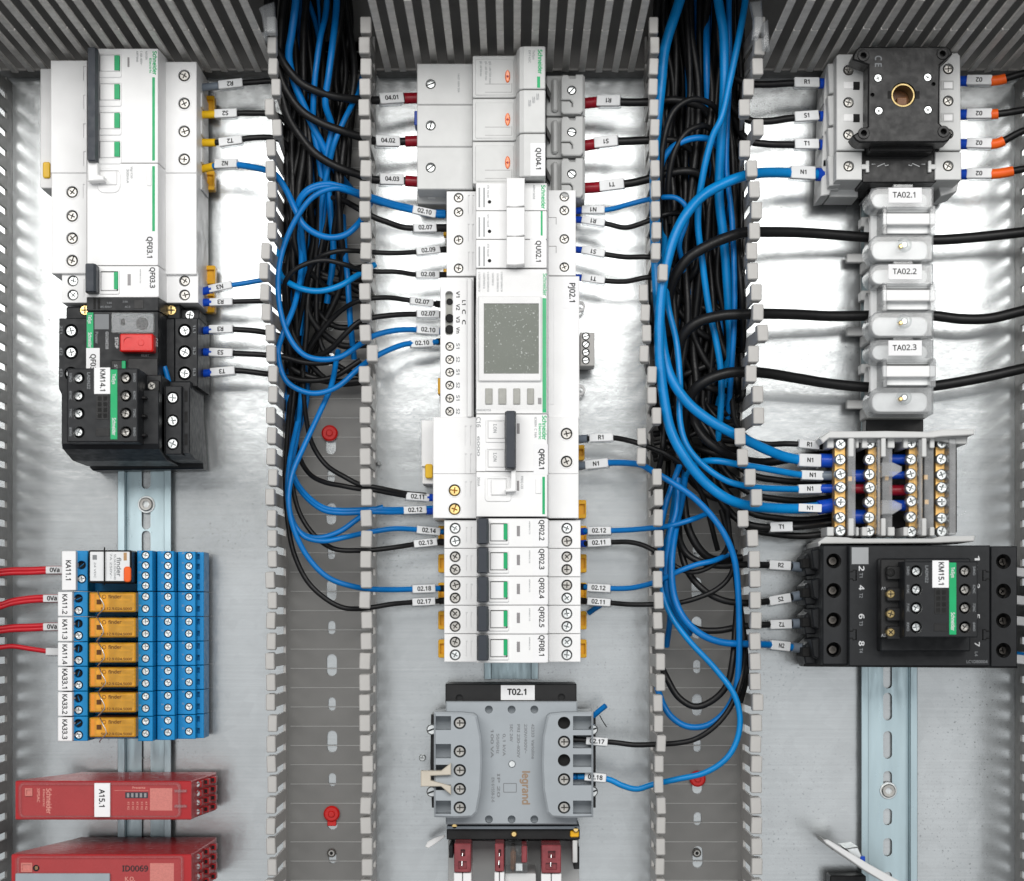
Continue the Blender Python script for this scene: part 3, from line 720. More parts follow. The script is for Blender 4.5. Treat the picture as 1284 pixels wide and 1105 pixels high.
# ---- energy meter PJ02.1
def meter():
    t = thing('energy_meter', 'white energy meter labelled PJ02.1 with grey-green display under clear film', 'energy meter', 642, 430, 6)
    b = MB(); z = 54
    scy = [434.6, 451, 467, 483.2, 499.6, 516]
    b.prism(rp(552, 348, 594, 524, z), 9, z, .4, [(rr(558.2, 365, 568.2, 421, z, 2.3), 5)]+[hc(564, y, z, 2.9, 3.2) for y in scy])
    h = b.part(t, 'terminal_strip', 'white')
    MB().pb(585.5, 349, 592, 523, z-1, z+4, .6).part(t, 'ridge', 'white')
    MB().prism(rp(687, 346.5, 726.5, 525.5, z), 9, z, .4).part(t, 'side_cover', 'white')
    MB().pb(559.5, 367, 567, 419.5, 40, z-4.9, .05).part(t, 'terminal_recess', 'button')
    MB().prism(circ(X(563.5, z), Y(377, z), 2.0, 16), z-5, z-3.8, .1).prism(circ(X(563.5, z), Y(398, z), 2.6, 16), z-5, z-2.5, .3).prism(circ(X(563.5, z), Y(412, z), 2.6, 16), z-5, z-2.5, .3).part(t, 'terminal_plug', 'hole')
    for y in scy: screw(t, 564, y, z-1.6, 2.5, 'steel', 'combo')
    for s_, y in (('V1', 370), ('V2', 385.5), ('V3', 401), ('Vn', 414.5)): vtext(h, s_, 574, y-4, y+4, z, 'print', h=4.2)
    for i, y in enumerate(scy): vtext(h, 'S%d' % (1+i % 2), 574, y-3.5, y+3.5, z, 'printdim', h=4)
    for a, c in ((380, 'L1'), (391, 'C'), (404, 'C')): vtext(h, c, 581.5, a-3, a+3, z, 'print', h=4.2)
    nb = MB(); nose(nb, 597, 686.5, 337.5, 518.8); nb.part(t, 'front_module', 'white')
    zb = ZN+2.2
    MB().prism(rr(599.5, 371, 679, 478, zb, 1.0), ZN-1, zb, .6, [(rr(606.5, 380.5, 675.8, 468.8, zb, .3), 1.4)]).part(t, 'bezel', 'white')
    d = MB().prism(rr(607, 381, 675.3, 468.3, zb-.9, .2), ZN-.5, zb-.9, .05).part(t, 'display', 'lcd')
    for x0, x1 in ((608.5, 617.5), (625, 634.8), (643.7, 652.2), (661, 669.5)):
        MB().prism(rr(x0, 487, x1, 507, ZN+1.2, .4), ZN-.5, ZN+1.2, .4).part(t, 'push_button', 'button')
    MB().pb(674.5, 499, 679, 507, ZN-.3, ZN+.14, .03).part(t, 'indicator_window', 'window')
    MB().pb(680.2, 374, 685, 517.5, ZN-.3, ZN+.13, .03).part(t, 'green_stripe', 'printgreen')
    vtext(h, 'Schneider', 683, 343, 371, ZN, 'printgreen')
    for x, a, bb in ((601, 341, 366), (607, 342, 362), (612, 341, 366), (618, 342, 358), (624, 343, 366), (629, 341, 366)):
        vtext(h, 'U 3x230V 50/60Hz 5A', x, a, bb, ZN, 'printgrey', h=2.2)
    text(h, 'A9MEM3155', 606, 514.5, ZN, 2.4, 0, 'printgrey')
    # crinkled protective film over the front
    film = MB(); nx, ny = 10, 18; vs_ = []; rd = random.Random(5)
    for top in (0, 1):
        for j in range(ny+1):
            for i in range(nx+1):
                vs_.append((X(599+86*i/nx, ZN), Y(341+173*j/ny, ZN), zb+0.5+rd.uniform(0, .5)*(0 < i < nx)*(0 < j < ny) if not top else 0))
    n_ = (nx+1)*(ny+1); vs_ = vs_[:n_]; vs_ += [(a, c, d_+0.18) for a, c, d_ in vs_]
    fs_ = []
    for j in range(ny):
        for i in range(nx):
            q = j*(nx+1)+i; fs_.append((q+n_, q+n_+nx+1, q+n_+nx+2, q+n_+1)); fs_.append((q, q+1, q+nx+2, q+nx+1))
    film.add(vs_, fs_, True).part(t, 'protective_film', 'clearthin')
    lp = MB().pb(706, 348, 725, 387, z-.5, z+.12, .03).part(t, 'label_strip', 'paper')
    vtext(lp, 'PJ02.1', 717.3, 355.5, 379.5, z+.12)
    MB().prism(pp([(687.5, 362), (694.5, 362), (694.5, 507), (687.5, 507)], z+.5), z-.5, z+.5, .2).part(t, 'hinged_flap', 'white')
    for y in (384, 489):
        MB().prism(circ(X(727, 14), Y(y, 14), 3.6, 20), 10, 13, .4, [(circ(X(728, 14), Y(y, 14), 1.7, 14), None)]).part(t, 'fixing_lug', 'white')
    c = MB().prism(rp(727.5, 417, 745.5, 459, 30), 12, 30, .4, [hc(734.5, y, 30, 2.6, 2.4) for y in (421.9, 432, 442, 452)]).part(t, 'plug_connector', 'ductgrey')
    for y in (421.9, 432, 442, 452): screw(c, 734.5, y, 29, 2.2, 'zinc', 'slot')
    MB().pb(549, 474, 552.5, 494, 8, 20, .4).part(t, 'rail_clip', 'yelclip')
meter()

# ---- fuse switch QU02.1 (white, three carriers)
def fuse_white():
    t = thing('fuse_switch', 'white fuse switch labelled QU02.1 with three plain white carriers', 'fuse switch', 642, 285, 6)
    b = MB(); z = ZS
    ly = (248, 266, 301, 336.5); ry = (246.8, 264, 299.7, 335)
    b.prism(rp(560, 240, 597, 346, z), 9, z, .3, [hc(575, y, z, 3.1, 4) for y in ly]+vents(587, 245, 594.5, 268, z)+vents(587, 281, 594.5, 303, z)+vents(587, 316, 594.5, 340, z))
    b.prism(rp(686, 238.5, 722, 345.5, z), 9, z, .3, [hc(707.6, y, z, 3.1, 4) for y in ry])
    dv = [229.5, 264.6, 300.6, 336.6]
    for i in range(3): nose(b, 596.7, 686.5, dv[i], dv[i+1]-.6)
    h = b.part(t, 'housing', 'white')
    for y in ly: screw(t, 575, y, z-2.4, 2.8, 'steel', 'combo')
    for y in ry: screw(t, 707.6, y, z-2.4, 2.8, 'steel', 'combo')
    for i, (y0, y1) in enumerate(((223, 258.8), (260, 295.7), (296.8, 332))):
        MB().prism(pp([(635, y0), (658, y0), (658, y1-1), (646, y1+.6), (635, y1)], 83), ZN-4, 83, .5).part(t, 'fuse_carrier', 'white')
        MB().prism(circ(X(613.8, ZN), Y(y0+30.3, ZN), 1.1, 14), ZN-.5, ZN+.12, .03).part(t, 'indicator_dot', 'hole')
        MB().pb(600, y0+12.5, 602, y0+37, ZN-.5, ZN+.1, .03).pb(606, y0+12.5, 608, y0+37, ZN-.5, ZN+.1, .03).part(t, 'vent_slot', 'printgrey')
        vtext(h, 'STI 10x38', 612, y0+9, y0+25, ZN, 'printgrey', h=2.2)
    for y in (281.5, 317.5):
        MB().pb(687.5, y-9, 697.5, y-8.2, z-.2, z+.1, .02).pb(697, y-9, 697.7, y, z-.2, z+.1, .02).part(t, 'seam', 'window')
    MB().pb(678, 264.8, 680.4, 295.5, ZN-.3, ZN+.13, .03).part(t, 'green_stripe', 'green')
    vtext(h, 'Schneider', 681, 232, 262, ZN, 'printgreen', fw=.03); vtext(h, 'A9N15658', 669.5, 232, 250, ZN, 'printgrey', h=2.5)
    lp = MB().pb(664.5, 299.5, 684.5, 333, ZN-.4, ZN+.16, .03).part(t, 'label_strip', 'paper')
    vtext(lp, 'QU02.1', 675, 302.5, 329, ZN+.16)
    for y in (292, 341): MB().pb(556, y-4, 561.5, y+4, 10, 18, .5).part(t, 'rail_clip', 'yelclip')
fuse_white()

# ---- three pole fuse holder QU04.1 (light grey)
def fuse_grey():
    t = thing('fuse_holder', 'light grey three pole fuse holder labelled QU04.1 with orange indicator lamps', 'fuse holder', 630, 160, 6)
    b = MB()
    zl, zm, zr, zt = 53, 64, 84, 50
    yy = [79.8, 131.8, 184.6, 238]
    for i in range(3):
        b.prism(rp(523, yy[i], 593, yy[i+1]-.7, zl), 9, zl, .5, [hc(540, yy[i]+25.7, zl, 3.2, 7)])
    for i in range(3):
        y0 = 69.5+54*i
        # curved saddle between middle part and raised handle, extruded along the row
        pr = [(X(593, zm), 20), (X(684, zr), 20), (X(684, zr), zr-1.2), (X(683, zr), zr), (X(657, zr), zr), (X(651.5, zr), zr-1.5), (X(648.5, 80), zr-7), (X(646.5, 70), zm+2), (X(644, 66), zm+.3), (X(593, zm), zm)]
        b.prism(pr, -Y(y0, zm)+.2, -Y(y0+53, zm), .5, axis='y')
    h = b.part(t, 'housing', 'grey')
    for i in range(3):
        y0 = 69.5+54*i
        MB().prism(rr(596, y0+5, 644, y0+50, zm+.6, .8), zm-.5, zm+.6, .3).part(t, 'fuse_carrier', 'grey')
        lens = MB().prism(circ(X(636.5, zm+.6), Y(y0+26.5, zm+.6), 1.55, 20, 3.9), zm, zm+1.5, .5).part(t, 'indicator_lamp', 'lampor')
        MB().prism(circ(X(636.5, zm+1.5), Y(y0+26.5, zm+1.5), .75, 12), zm+1.4, zm+1.75, .1).part(lens, 'lamp_core', 'ferred')
        MB().pb(608, y0+35.7, 640, y0+36.3, zm, zm+.68, .02).pb(608, y0+46, 642, y0+46.5, zm, zm+.68, .02).pb(641.5, y0+35, 642.1, y0+46, zm, zm+.68, .02).part(t, 'seam', 'window')
        screw(t, 540, yy[i]+25.7, zl-4, 2.9, 'zinc', 'slot')
    vtext(h, '14x51 690V 50A', 575, 92, 116, zl, 'printgrey', h=2.3)
    for x, y1 in ((603, 96), (609.5, 101), (614.5, 105)): vtext(h, 'gG - aM 50A max', x, 77, y1, zm+.6, 'printgrey', h=2.4)
    rb = MB()
    for i in range(3):
        y0 = 93.8+52.4*i
        rb.pb(685, y0+1, 733.5, y0+51.6, 9, zt-7, .6)
        rb.pb(692, y0+4, 700, y0+46, 20, zt-4, 1.2)
        rb.prism(pp([(706, y0), (712, y0), (715, y0+4), (721, y0+4), (722, y0-.5), (731.5, y0-.5), (731.5, y0+45), (728, y0+49), (706, y0+49), (703.5, y0+46), (703.5, y0+33), (714, y0+33), (717, y0+36), (717, y0+40), (718, y0+40), (718, y0+35), (715, y0+31.5), (703.5, y0+31.5), (703.5, y0+3)], zt), 12, zt, .6,
                 [hc(717, y0+19.5, zt, 3.0, 5)])
    rb.part(t, 'terminal_block', 'grey2')
    for i in range(3):
        screw(t, 717, 113.3+52.4*i, zt-3, 2.7, 'zinc', 'slot')
        MB().prism(pp([(684, 103+52.4*i), (691, 117+52.4*i), (690, 124+52.4*i), (686, 118+52.4*i)], 52), 40, 52, .2).part(t, 'latch', 'black')
    vtext(h, 'Schneider', 677, 62, 93, zr, 'printgreen', fw=.03); MB().pb(673.5, 96, 677.3, 110, zr-.3, zr+.14, .03).part(t, 'green_stripe', 'printgreen')
    vtext(h, 'TeSys', 669, 63, 75, zr, 'printgrey', h=2.6); vtext(h, 'DF143C', 664, 63, 79, zr, 'printgrey', h=2.6)
    for i in range(3): vtext(h, 'S', 672-5*i+2, 117+4*i, 126+4*i, zr, 'printgrey', h=3)
    lp = MB().pb(665, 179.5, 683.6, 220.5, zr-.3, zr+.2, .05).part(t, 'label_strip', 'paper')
    vtext(lp, 'QU04.1', 675, 186, 213, zr+.2)
    MB().pb(523, 238, 562, 256, 8, 30, .6).pb(688, 250, 733, 256, 8, 30, .5).part(t, 'base', 'grey2')
    MB().pb(536, 240, 546, 250, 20, 30.6, .3).part(t, 'rail_foot', 'grey')
    MB().pb(519.5, 139, 525, 157, 15, 30, .4).part(t, 'cable_stub', 'ferblue')
fuse_grey()

# ================================================================ left column
def rcd_left():
    t = thing('residual_current_breaker', 'large white four pole residual current breaker labelled QF03.1 with long charcoal handle', 'circuit breaker', 160, 200, 6)
    b = MB(); z = 55
    b.pb(50.5, 86, 66, 236, 8, 34, .5)
    b.prism(rp(63.5, 75.8, 109, 216.8, z), 9, z, .4, [hr(104.5, y, 107.5, y+18, z, 1.0) for y in (83, 119, 155, 190)])
    ly = (241, 271, 299, 327)
    b.prism(rp(64.5, 217.3, 109, 343, z), 9, z, .4, [hc(90.5, y, z, 3.7, 4) for y in ly]+[hr(104, 231, 106.5, 249, z, .8)])
    ry = (95, 130, 165, 200)
    b.prism(rp(204, 77.5, 246.5, 216.8, z), 9, z, .4, [hc(231, y, z, 3.7, 4) for y in ry])
    b.prism(rp(204, 217.3, 246.5, 344, z), 9, z, .4)
    nose(b, 121, 199, 61, 204.4); nose(b, 109, 199, 205, 333)
    h = b.part(t, 'housing', 'white')
    for x, ys in ((90.5, ly), (231, ry)):
        for y in ys: screw(t, x, y, z-2, 3.3, 'steel', 'combo'); collar(t, x, y, z)
    MB().prism([(X(108.8, ZN), 62), (X(122, ZN), 62), (X(122, 86), 83), (X(119, 87), 87), (X(110, 87), 86.5), (X(108.6, 86), 82)], -Y(59.5, 86), -Y(202, 86), .5, axis='y').part(t, 'handle', 'charcoal')
    for i in range(4):
        y0 = 68.5+36.1*i
        MB().prism(rr(123, y0-2, 152.5, y0+29, ZN+.8, 1.5), ZN-1, ZN+.8, .4, [(rr(124.5, y0, 150.8, y0+21.5, ZN+.8, .5), 1.1)]).part(t, 'rocker_frame', 'white')
        r = MB().prism(rr(125, y0+.8, 149.5, y0+21, ZN+1, .4), ZN-.5, ZN+1.0, .4).part(t, 'rocker', 'white')
        MB().pb(143.2, y0+.9, 149.8, y0+19.5, ZN, ZN+1.7, .15).part(r, 'green_flag', 'green')
    MB().pb(159.8, 72, 162.3, 84, ZN-.4, ZN+.15, .03).part(t, 'indicator_window', 'window')
    MB().pb(190.8, 97, 194.2, 201.5, ZN-.3, ZN+.13, .03).part(t, 'green_stripe', 'green')
    MB().pb(190.8, 208.5, 194.2, 290, ZN-.3, ZN+.13, .03).part(t, 'green_stripe', 'green')
    vtext(h, 'Schneider', 193.8, 64, 94, ZN, 'printgreen', fw=.03); vtext(h, 'Electric', 188.5, 73, 92, ZN, 'printgreen', h=2.6)
    vtext(h, 'Acti9 iC60N', 183.5, 64, 75, ZN, 'printgrey', h=2.4); vtext(h, 'C 40A 400V~', 177, 64, 82, ZN, 'printgrey', h=2.4); vtext(h, 'A9F79440', 172, 64, 78, ZN, 'printgrey', h=2.4)
    # residual current block
    MB().prism(pp([(109, 201), (119, 199), (122, 196), (122.5, 219), (130, 221), (130, 226), (110, 227)], 82), ZN-1, 82, .6).part(t, 'link_arm', 'white')
    MB().prism(rr(121.5, 211, 151, 242, ZN+.8, 4.5), ZN-1, ZN+.8, .4, [(rr(124, 213.5, 149, 232.5, ZN+.8, .6), 1.1)]).part(t, 'rocker_frame', 'white')
    MB().prism(rr(125, 214.5, 146.5, 232, ZN+1.2, .4), ZN-.5, ZN+1.2, .5).part(t, 'rocker', 'white')
    MB().prism(rr(184, 213, 189.5, 233, ZN+.6, .4), ZN-1, ZN+.6, .2).part(t, 'test_button', 'white')
    vtext(h, 'Vigi iC60', 165, 209, 224, ZN, 'printgrey', h=2.6); vtext(h, '300mA', 160, 212, 230, ZN, 'printgrey', h=3)
    lp = MB().pb(178, 294, 198, 331, ZN-.4, ZN+.12, .03).part(t, 'label_strip', 'paper')
    vtext(lp, 'QF03.1', 187.5, 297.5, 324, ZN+.12)
    MB().prism(rr(53.5, 203, 62.5, 223, 36, 1.2), 28, 36, .5).part(t, 'rail_clip', 'yellow')
    for y in (120, 214): clip(t, 255, y, 269, y+24, 16)
    sd = MB()
    for i in range(4): sd.box(X(246.5, z)-.2, Y(108+35*i, z), 14, X(246.5, z)+1.0, Y(132+35*i, z)+3, 40, .3)
    sd.part(t, 'terminal_mouth', 'white2')
rcd_left()
small_breaker('slim white breaker labelled QF03.3 right under the four pole breaker', 333.5, 373, 'QF03.3', 'slim single module breakers', False, X(109, ZN)-X(597, ZN))
cl = thing('rail_clip', 'yellow clip tab beside the right edge of breaker QF03.3', 'clip', 262, 345, 8)
clip(cl, 257, 333, 270, 356, 16); clip(cl, 257, 366, 269, 392, 16)

def recess_screws(t, xs, ys, z, r, mat='zinc', kind='cross', dz=2.5):
    for y in ys: screw(t, xs, y, z-dz, r, mat, kind)
def motor_breaker():
    t = thing('motor_breaker', 'black motor protection breaker with red stop button, above the small contactor', 'motor breaker', 160, 430, 6)
    b = MB(); z = 55
    ys = (415, 442, 468.6)
    b.prism(pp([(74, 399), (110, 399), (110, 500), (80, 500), (73.5, 487)], z), 9, z, .5, [hc(89, y, z, 4.4, 7) for y in ys])
    b.prism(rp(219, 399, 248, 485, z), 9, z, .5, [hc(231.5, y-.3, z, 4.4, 7) for y in ys])
    b.pb(206, 400, 219, 486, 9, z-3, .4)
    b.pb(83, 385, 110, 400, 9, 46, .5).pb(200, 378, 226, 400, 9, 46, .5).pb(226, 388, 250, 400, 9, 40, .5)
    nose(b, 108.5, 199, 372.5, 390); nose(b, 108.5, 199, 390.6, 475)
    h = b.part(t, 'housing', 'anthracite')
    recess_screws(t, 89, ys, z, 3.5, 'zinc', 'cross', 3); recess_screws(t, 231.5, [y-.3 for y in ys], z, 3.5, 'zinc', 'cross', 3)
    for x in (214.6, 106.5): screw(t, x, 389, 46.5, 3.6, 'brass', 'cross', 0, 'screw')
    screw(t, 238, 395, 40.5, 3.2, 'zinc', 'cross')
    MB().pb(117, 374, 120, 388, ZN-.3, ZN+.1, .02).pb(122.5, 374, 125.5, 388, ZN-.3, ZN+.1, .02).part(t, 'vent_slot', 'hole')
    MB().prism(rr(168, 376, 180, 387, ZN+.3, .5), ZN-.3, ZN+.3, .1).part(t, 'test_port', 'black')
    for x, y, s_ in ((137, 380, '1.6A'), (157, 378.5, '2.5A'), (133, 385, 'IEC 60947'), (160, 385, 'AC-3')): text(h, s_, x, y, ZN, 2.2, 0, 'printdim')
    g = MB().pb(108.6, 392, 117, 437, ZN-.3, ZN+.2, .05).part(t, 'green_stripe', 'green')
    vtext(g, 'TeSys', 112.5, 395, 406, ZN+.2, 'printwhite', h=4); vtext(g, 'Schneider', 112.5, 417, 436, ZN+.2, 'printwhite', h=4.2)
    MB().pb(118.5, 394, 136.5, 413, ZN-.3, ZN+.1, .03).part(t, 'sticker', 'printdim')
    vtext(h, 'Power', 121, 416, 431, ZN, 'printdim', h=3.5); vtext(h, 'GV2ME08', 134, 416, 438, ZN, 'printgrey', h=3.5)
    MB().pb(140.5, 393, 192, 417, ZN-.3, ZN+.4, .1).part(t, 'setting_panel', 'charcoal')
    MB().prism(circ(X(178.5, ZN), Y(406, ZN), 3.8, 22), ZN, ZN+1.2, .3, [([(X(178.5, ZN)-2.6, Y(406, ZN)-.4), (X(178.5, ZN)+2.6, Y(406, ZN)-.4), (X(178.5, ZN)+2.6, Y(406, ZN)+.4), (X(178.5, ZN)-2.6, Y(406, ZN)+.4)], .7)]).part(t, 'setting_dial', 'anthracite')
    MB().pb(151, 400, 156.5, 408, ZN, ZN+.9, .2).part(t, 'test_slot', 'hole')
    MB().prism(rr(139, 391.8, 193, 417.5, ZN+3, 1.2), ZN+.5, ZN+3, .6).part(t, 'clear_cover', 'clear')
    rb = MB().prism(rr(150, 418.5, 192, 441, 82, 1.0), ZN-1, 82, .8, [hc(161, 429, 82, 3.0, .8, 24)]).part(t, 'stop_button', 'red')
    MB().prism(circ(X(177, 82), Y(430, 82), 1.9, 20), 81, 82.4, .2).part(rb, 'button_dot', 'red')
    vtext(h, 'STOP', 146, 423, 437, ZN, 'printwhite', h=4); vtext(h, 'OFF', 195.5, 424, 435, ZN, 'printgrey', h=4)
    text(h, 'RESET', 182, 446, ZN, 2.6, 0, 'printgrey')
    MB().pb(139, 452, 158, 474, ZN-.2, ZN+1.5, .4).part(t, 'start_button', 'black')
    MB().pb(152.5, 452.5, 157.5, 474, ZN, ZN+2, .3).part(t, 'green_flag', 'green')
    vtext(h, 'ST', 145, 457, 464, ZN+1.5, 'printgrey', h=3.5)
    MB().pb(160, 449, 198, 474, ZN-1, ZN+1.2, .4).part(t, 'front_cap', 'black')
    lp = MB().pb(108, 436.5, 125, 464, ZN-.3, ZN+.35, .03).part(t, 'label_strip', 'paper')
    vtext(lp, 'QF03.2', 116.5, 444, 471, ZN+.35)
    MB().tube([P(206, 460, 60), P(208, 466, 60), P(211.5, 479, 59)], 1.7, 10).part(t, 'jumper_wire', 'wireblue')
    for i, s_ in enumerate(('2T1', '4T2', '6T3')): vtext(h, s_, 76.5, ys[i]-6, ys[i]+4, z, 'printdim', h=3)
    for i, s_ in enumerate(('1L1', '3L2', '5L3')): vtext(h, s_, 243.5, ys[i]-7, ys[i]+3, z, 'printdim', h=3)
motor_breaker()

def aux_front(t, x0, y0, x1, y1, z, lab, mats='anthracite', ltxt='LADN22'):
    """four pole auxiliary contact block on the nose of a contactor"""
    k = (x1-x0)/89.0; q = (y1-y0)/92.5
    fx = lambda v: x0+(v-84)*k
    fy = lambda v: y0+(v-462)*q
    ys = [fy(v) for v in (474, 496.4, 518.6, 542)]
    b = MB().prism(rp(x0, y0, x1, y1, z), 80, z, .6, [hc(fx(98.7), y, z, 3.6, 8) for y in ys]+[hc(fx(157.7), y, z, 3.6, 8) for y in ys])
    h = b.part(t, 'contact_block', mats)
    for y in ys:
        screw(t, fx(98.7)-.5, y, z-5, 2.7, 'zinc', 'cross'); screw(t, fx(157.7)-.5, y, z-5, 2.7, 'steel', 'cross')
    g = MB().pb(fx(138.5), fy(463.5), fx(147), fy(551), z-.2, z+.35, .05).part(t, 'green_stripe', 'green')
    vtext(g, 'TeSys', fx(142.7), fy(469), fy(482), z+.35, 'printwhite', h=4); vtext(g, 'Schneider', fx(142.7), fy(524), fy(546), z+.35, 'printwhite', h=4.5)
    gr = MB().pb(fx(120.5), fy(494), fx(136), fy(526), z-.2, z+.3, .05).part(t, 'grille', 'black')
    for i in range(2):
        for j in range(4):
            MB().pb(fx(122.5+7*i), fy(497+7.2*j), fx(127.5+7*i), fy(502.5+7.2*j), z, z+.34, .02).part(gr, 'grille_opening', 'hole')
    MB().prism(rr(fx(120), fy(537), fx(137), fy(547), z+.3, .3), z-.2, z+.3, .1, [(rr(fx(121.5), fy(539), fx(135.5), fy(545), z+.3, .2), .25)]).part(t, 'slider', 'black')
    vtext(h, ltxt, fx(111), fy(467), fy(488), z, 'printdim', h=3.6)
    for i, y in enumerate(ys):
        vtext(h, ('53NO', '61NC', '71NC', '83NO')[i], fx(88.3), y-6, y+5, z, 'printdim', h=2.8)
        vtext(h, ('54NO', '62NC', '72NC', '84NO')[i], fx(168.5), y-6, y+5, z, 'printdim', h=2.8)
    lp = MB().pb(fx(118), fy(461), fx(138), fy(494), z-.2, z+.5, .05).part(t, 'label_strip', 'paper')
    vtext(lp, lab, fx(128.5), fy(463.5), fy(491), z+.5)
def contactor_small():
    t = thing('contactor', 'small black contactor labelled KM14.1 with green striped contact block', 'contactor', 160, 520, 6)
    b = MB()
    b.prism(pp([(112, 560), (250, 520), (255, 588), (116, 590), (112, 586)], 22), 6, 22, .8)
    b.pb(84, 478, 240, 566, 12, 60, .8)
    b.pb(174, 470, 203, 566, 20, 88, .6)
    zb = 92
    # sloped lower skirt of the body
    b.prism([(Y(556, 100), 98), (Y(563, 98), 96), (Y(578, 70), 70), (Y(580, 60), 30), (Y(500, 60), 30), (Y(490, 98), 98)], X(82, 88), X(203, 88), .5, axis='x')
    b.prism([(Y(568, 82), 80), (Y(576, 62), 60), (Y(576, 60), 28), (Y(490, 60), 28), (Y(485, 82), 80)], X(203, 82), X(238, 80), .5, axis='x')
    h = b.part(t, 'housing', 'anthracite')
    z = 84; ys = (499, 527.7, 556.6)
    MB().prism(rp(207, 484, 228, 570, z), 60, z, .5, [hc(216.4, y, z, 3.9, 5) for y in ys]).part(t, 'terminal_block', 'anthracite')
    recess_screws(t, 216.4, ys, z, 3.4, 'zinc', 'cross', 2.2)
    for y in (488, 514, 542):
        MB().pb(231.5, y+2, 235, y+16, 70, 80.3, .1).part(t, 'vent_slot', 'hole')
    for y in (484, 507, 531, 556):
        MB().prism(rr(186, y-7, 200, y+7, 91, 1.0), 80, 91, .5).part(t, 'coil_terminal', 'black'); screw(t, 190, y, 91.6, 2.6, 'steel', 'cross')
    for y in (499, 522, 546): MB().pb(172, y-2.5, 183, y+1.5, 86, 104, .5).part(t, 'contact_arm', 'black')
    MB().prism([(Y(462, 100), 84), (Y(555, 100), 84), (Y(555, 104), 104), (Y(462, 104), 104)], X(86, 100), X(172, 100), .4, axis='x').part(t, 'block_base', 'black')
    aux_front(t, 84, 462, 173, 554.5, 116, 'KM14.1')
contactor_small()

# ---- relay sockets with plug-in relays
def socket(label, y0, y1, txt, tall=False, group='blue relay sockets on the left rail'):
    t = thing('relay_socket', label, 'relay socket', 170, (y0+y1)/2, 6, group)
    z1, zc = 56, (58, 47, 37)
    ya, yb = Y(y0, z1), Y(y1, z1); py = lambda fr, z: VY-(ya+(yb-ya)*fr)*sc(z)
    g = .1
    x0m = 77.5 if tall else 72.5; xb0 = 95 if tall else 90.5
    fr = (.36, .70) if tall else (.28, .76)
    b = MB()
    def col(xa, xb, z, holes=()): b.prism([(X(xa, z), yb+g), (X(xb, z), yb+g), (X(xb, z), ya-g), (X(xa, z), ya-g)], 8, z, .3, holes)
    col(xb0, 110, z1, [hc(98.5 if not tall else 102.5, py(f_, z1), z1, 2.9, 4) for f_ in fr])
    col(110.3, 172, 34)
    sf = (.12, .37, .62, .87) if tall else (.20, .69)
    xs = (182.5, 210.5, 236.8); cols = ((173, 191.5), (197, 219), (223, 245))
    if tall: cols = ((172, 191), (197, 218), (223, 245))
    for (xa, xb), x, z in zip(cols, xs, zc):
        col(xa, xb, z, [hc(x, py(f_, z), z, 2.6, 2.2) for f_ in sf])
    for (xa, xb), z in (((191, 197.5), 47.5), ((218.5, 223.5), 38)): col(xa, xb, z-6)
    col(244.5, 255.5, 29, [hr(247, py(f_, 29)-3.5, 250.5, py(f_, 29)+3.5, 29, 3) for f_ in sf])
    h = b.part(t, 'housing', 'sockblue')
    for x, z in zip(xs, zc):
        for f_ in sf: screw(t, x, py(f_, z), z-.3, 2.35, 'zinc', 'cross')
    screw(t, 98.5 if not tall else 102.5, py(fr[1], z1), z1-1.2, 2.5, 'zinc', 'cross'); screw(t, 98.5 if not tall else 102.5, py(fr[0], z1), z1-3.4, 2.4, 'hole', 'slot')
    sl = MB()
    for xa, z in ((193, 41.5), (220.5, 32)):
        for f_ in sf: sl.pb(xa, py(f_, z)-3, xa+2.6, py(f_, z)+4, z-1, z+.15, .03)
    sl.part(t, 'wire_entry', 'hole')
    for x, z in zip((176.5, 204.5, 230.5), zc):
        for i, f_ in enumerate(sf): text(h, str(random.choice((11, 12, 14, 21, 22, 24))), x-1, py(f_, z)-4, z, 2.0, 0, 'printgrey')
    zp = 61
    m = MB().prism(rr(x0m, py(.02, zp), xb0, py(.98, zp), zp, .5), 30, zp, .3).part(t, 'marker_plate', 'paper')
    c = py(.5, zp)
    vtext(m, txt, x0m+(8.5 if not tall else 8), c-12.5, c+12.5, zp)
    # retaining wire clip
    if not tall:
        px0 = 118+random.uniform(0, 8)
        MB().tube(spline([P(px0, py(.02, 66)+1, 50), P(px0, py(.02, 66), 66), P(px0+random.uniform(2, 8), py(.25, 69), 70), P(px0+8, py(.62, 69), 70), P(px0+1, py(.9, 66), 68), P(px0, py(1.0, 66), 50)]), .35, 6).part(t, 'retaining_clip', 'zinc')
    return t
rows = [742, 773.6, 805, 835.8, 867, 898.4, 929.8]
ORD = ('uppermost', 'second', 'third', 'fourth', 'fifth', 'lowest')
names = ['KA11.2', 'KA11.3', 'KA11.4', 'KA33.1', 'KA33.2', 'KA33.3']
socket('tall blue relay socket with white plate KA11.1, holding the silver faced relay', 690.5, 741.3, 'KA11.1', True)
for i, nm in enumerate(names):
    socket('blue relay socket with white marker plate %s, %s of the six amber ones' % (nm, ORD[i]), rows[i], rows[i+1]-.4, nm)
rx = random.Random(8)
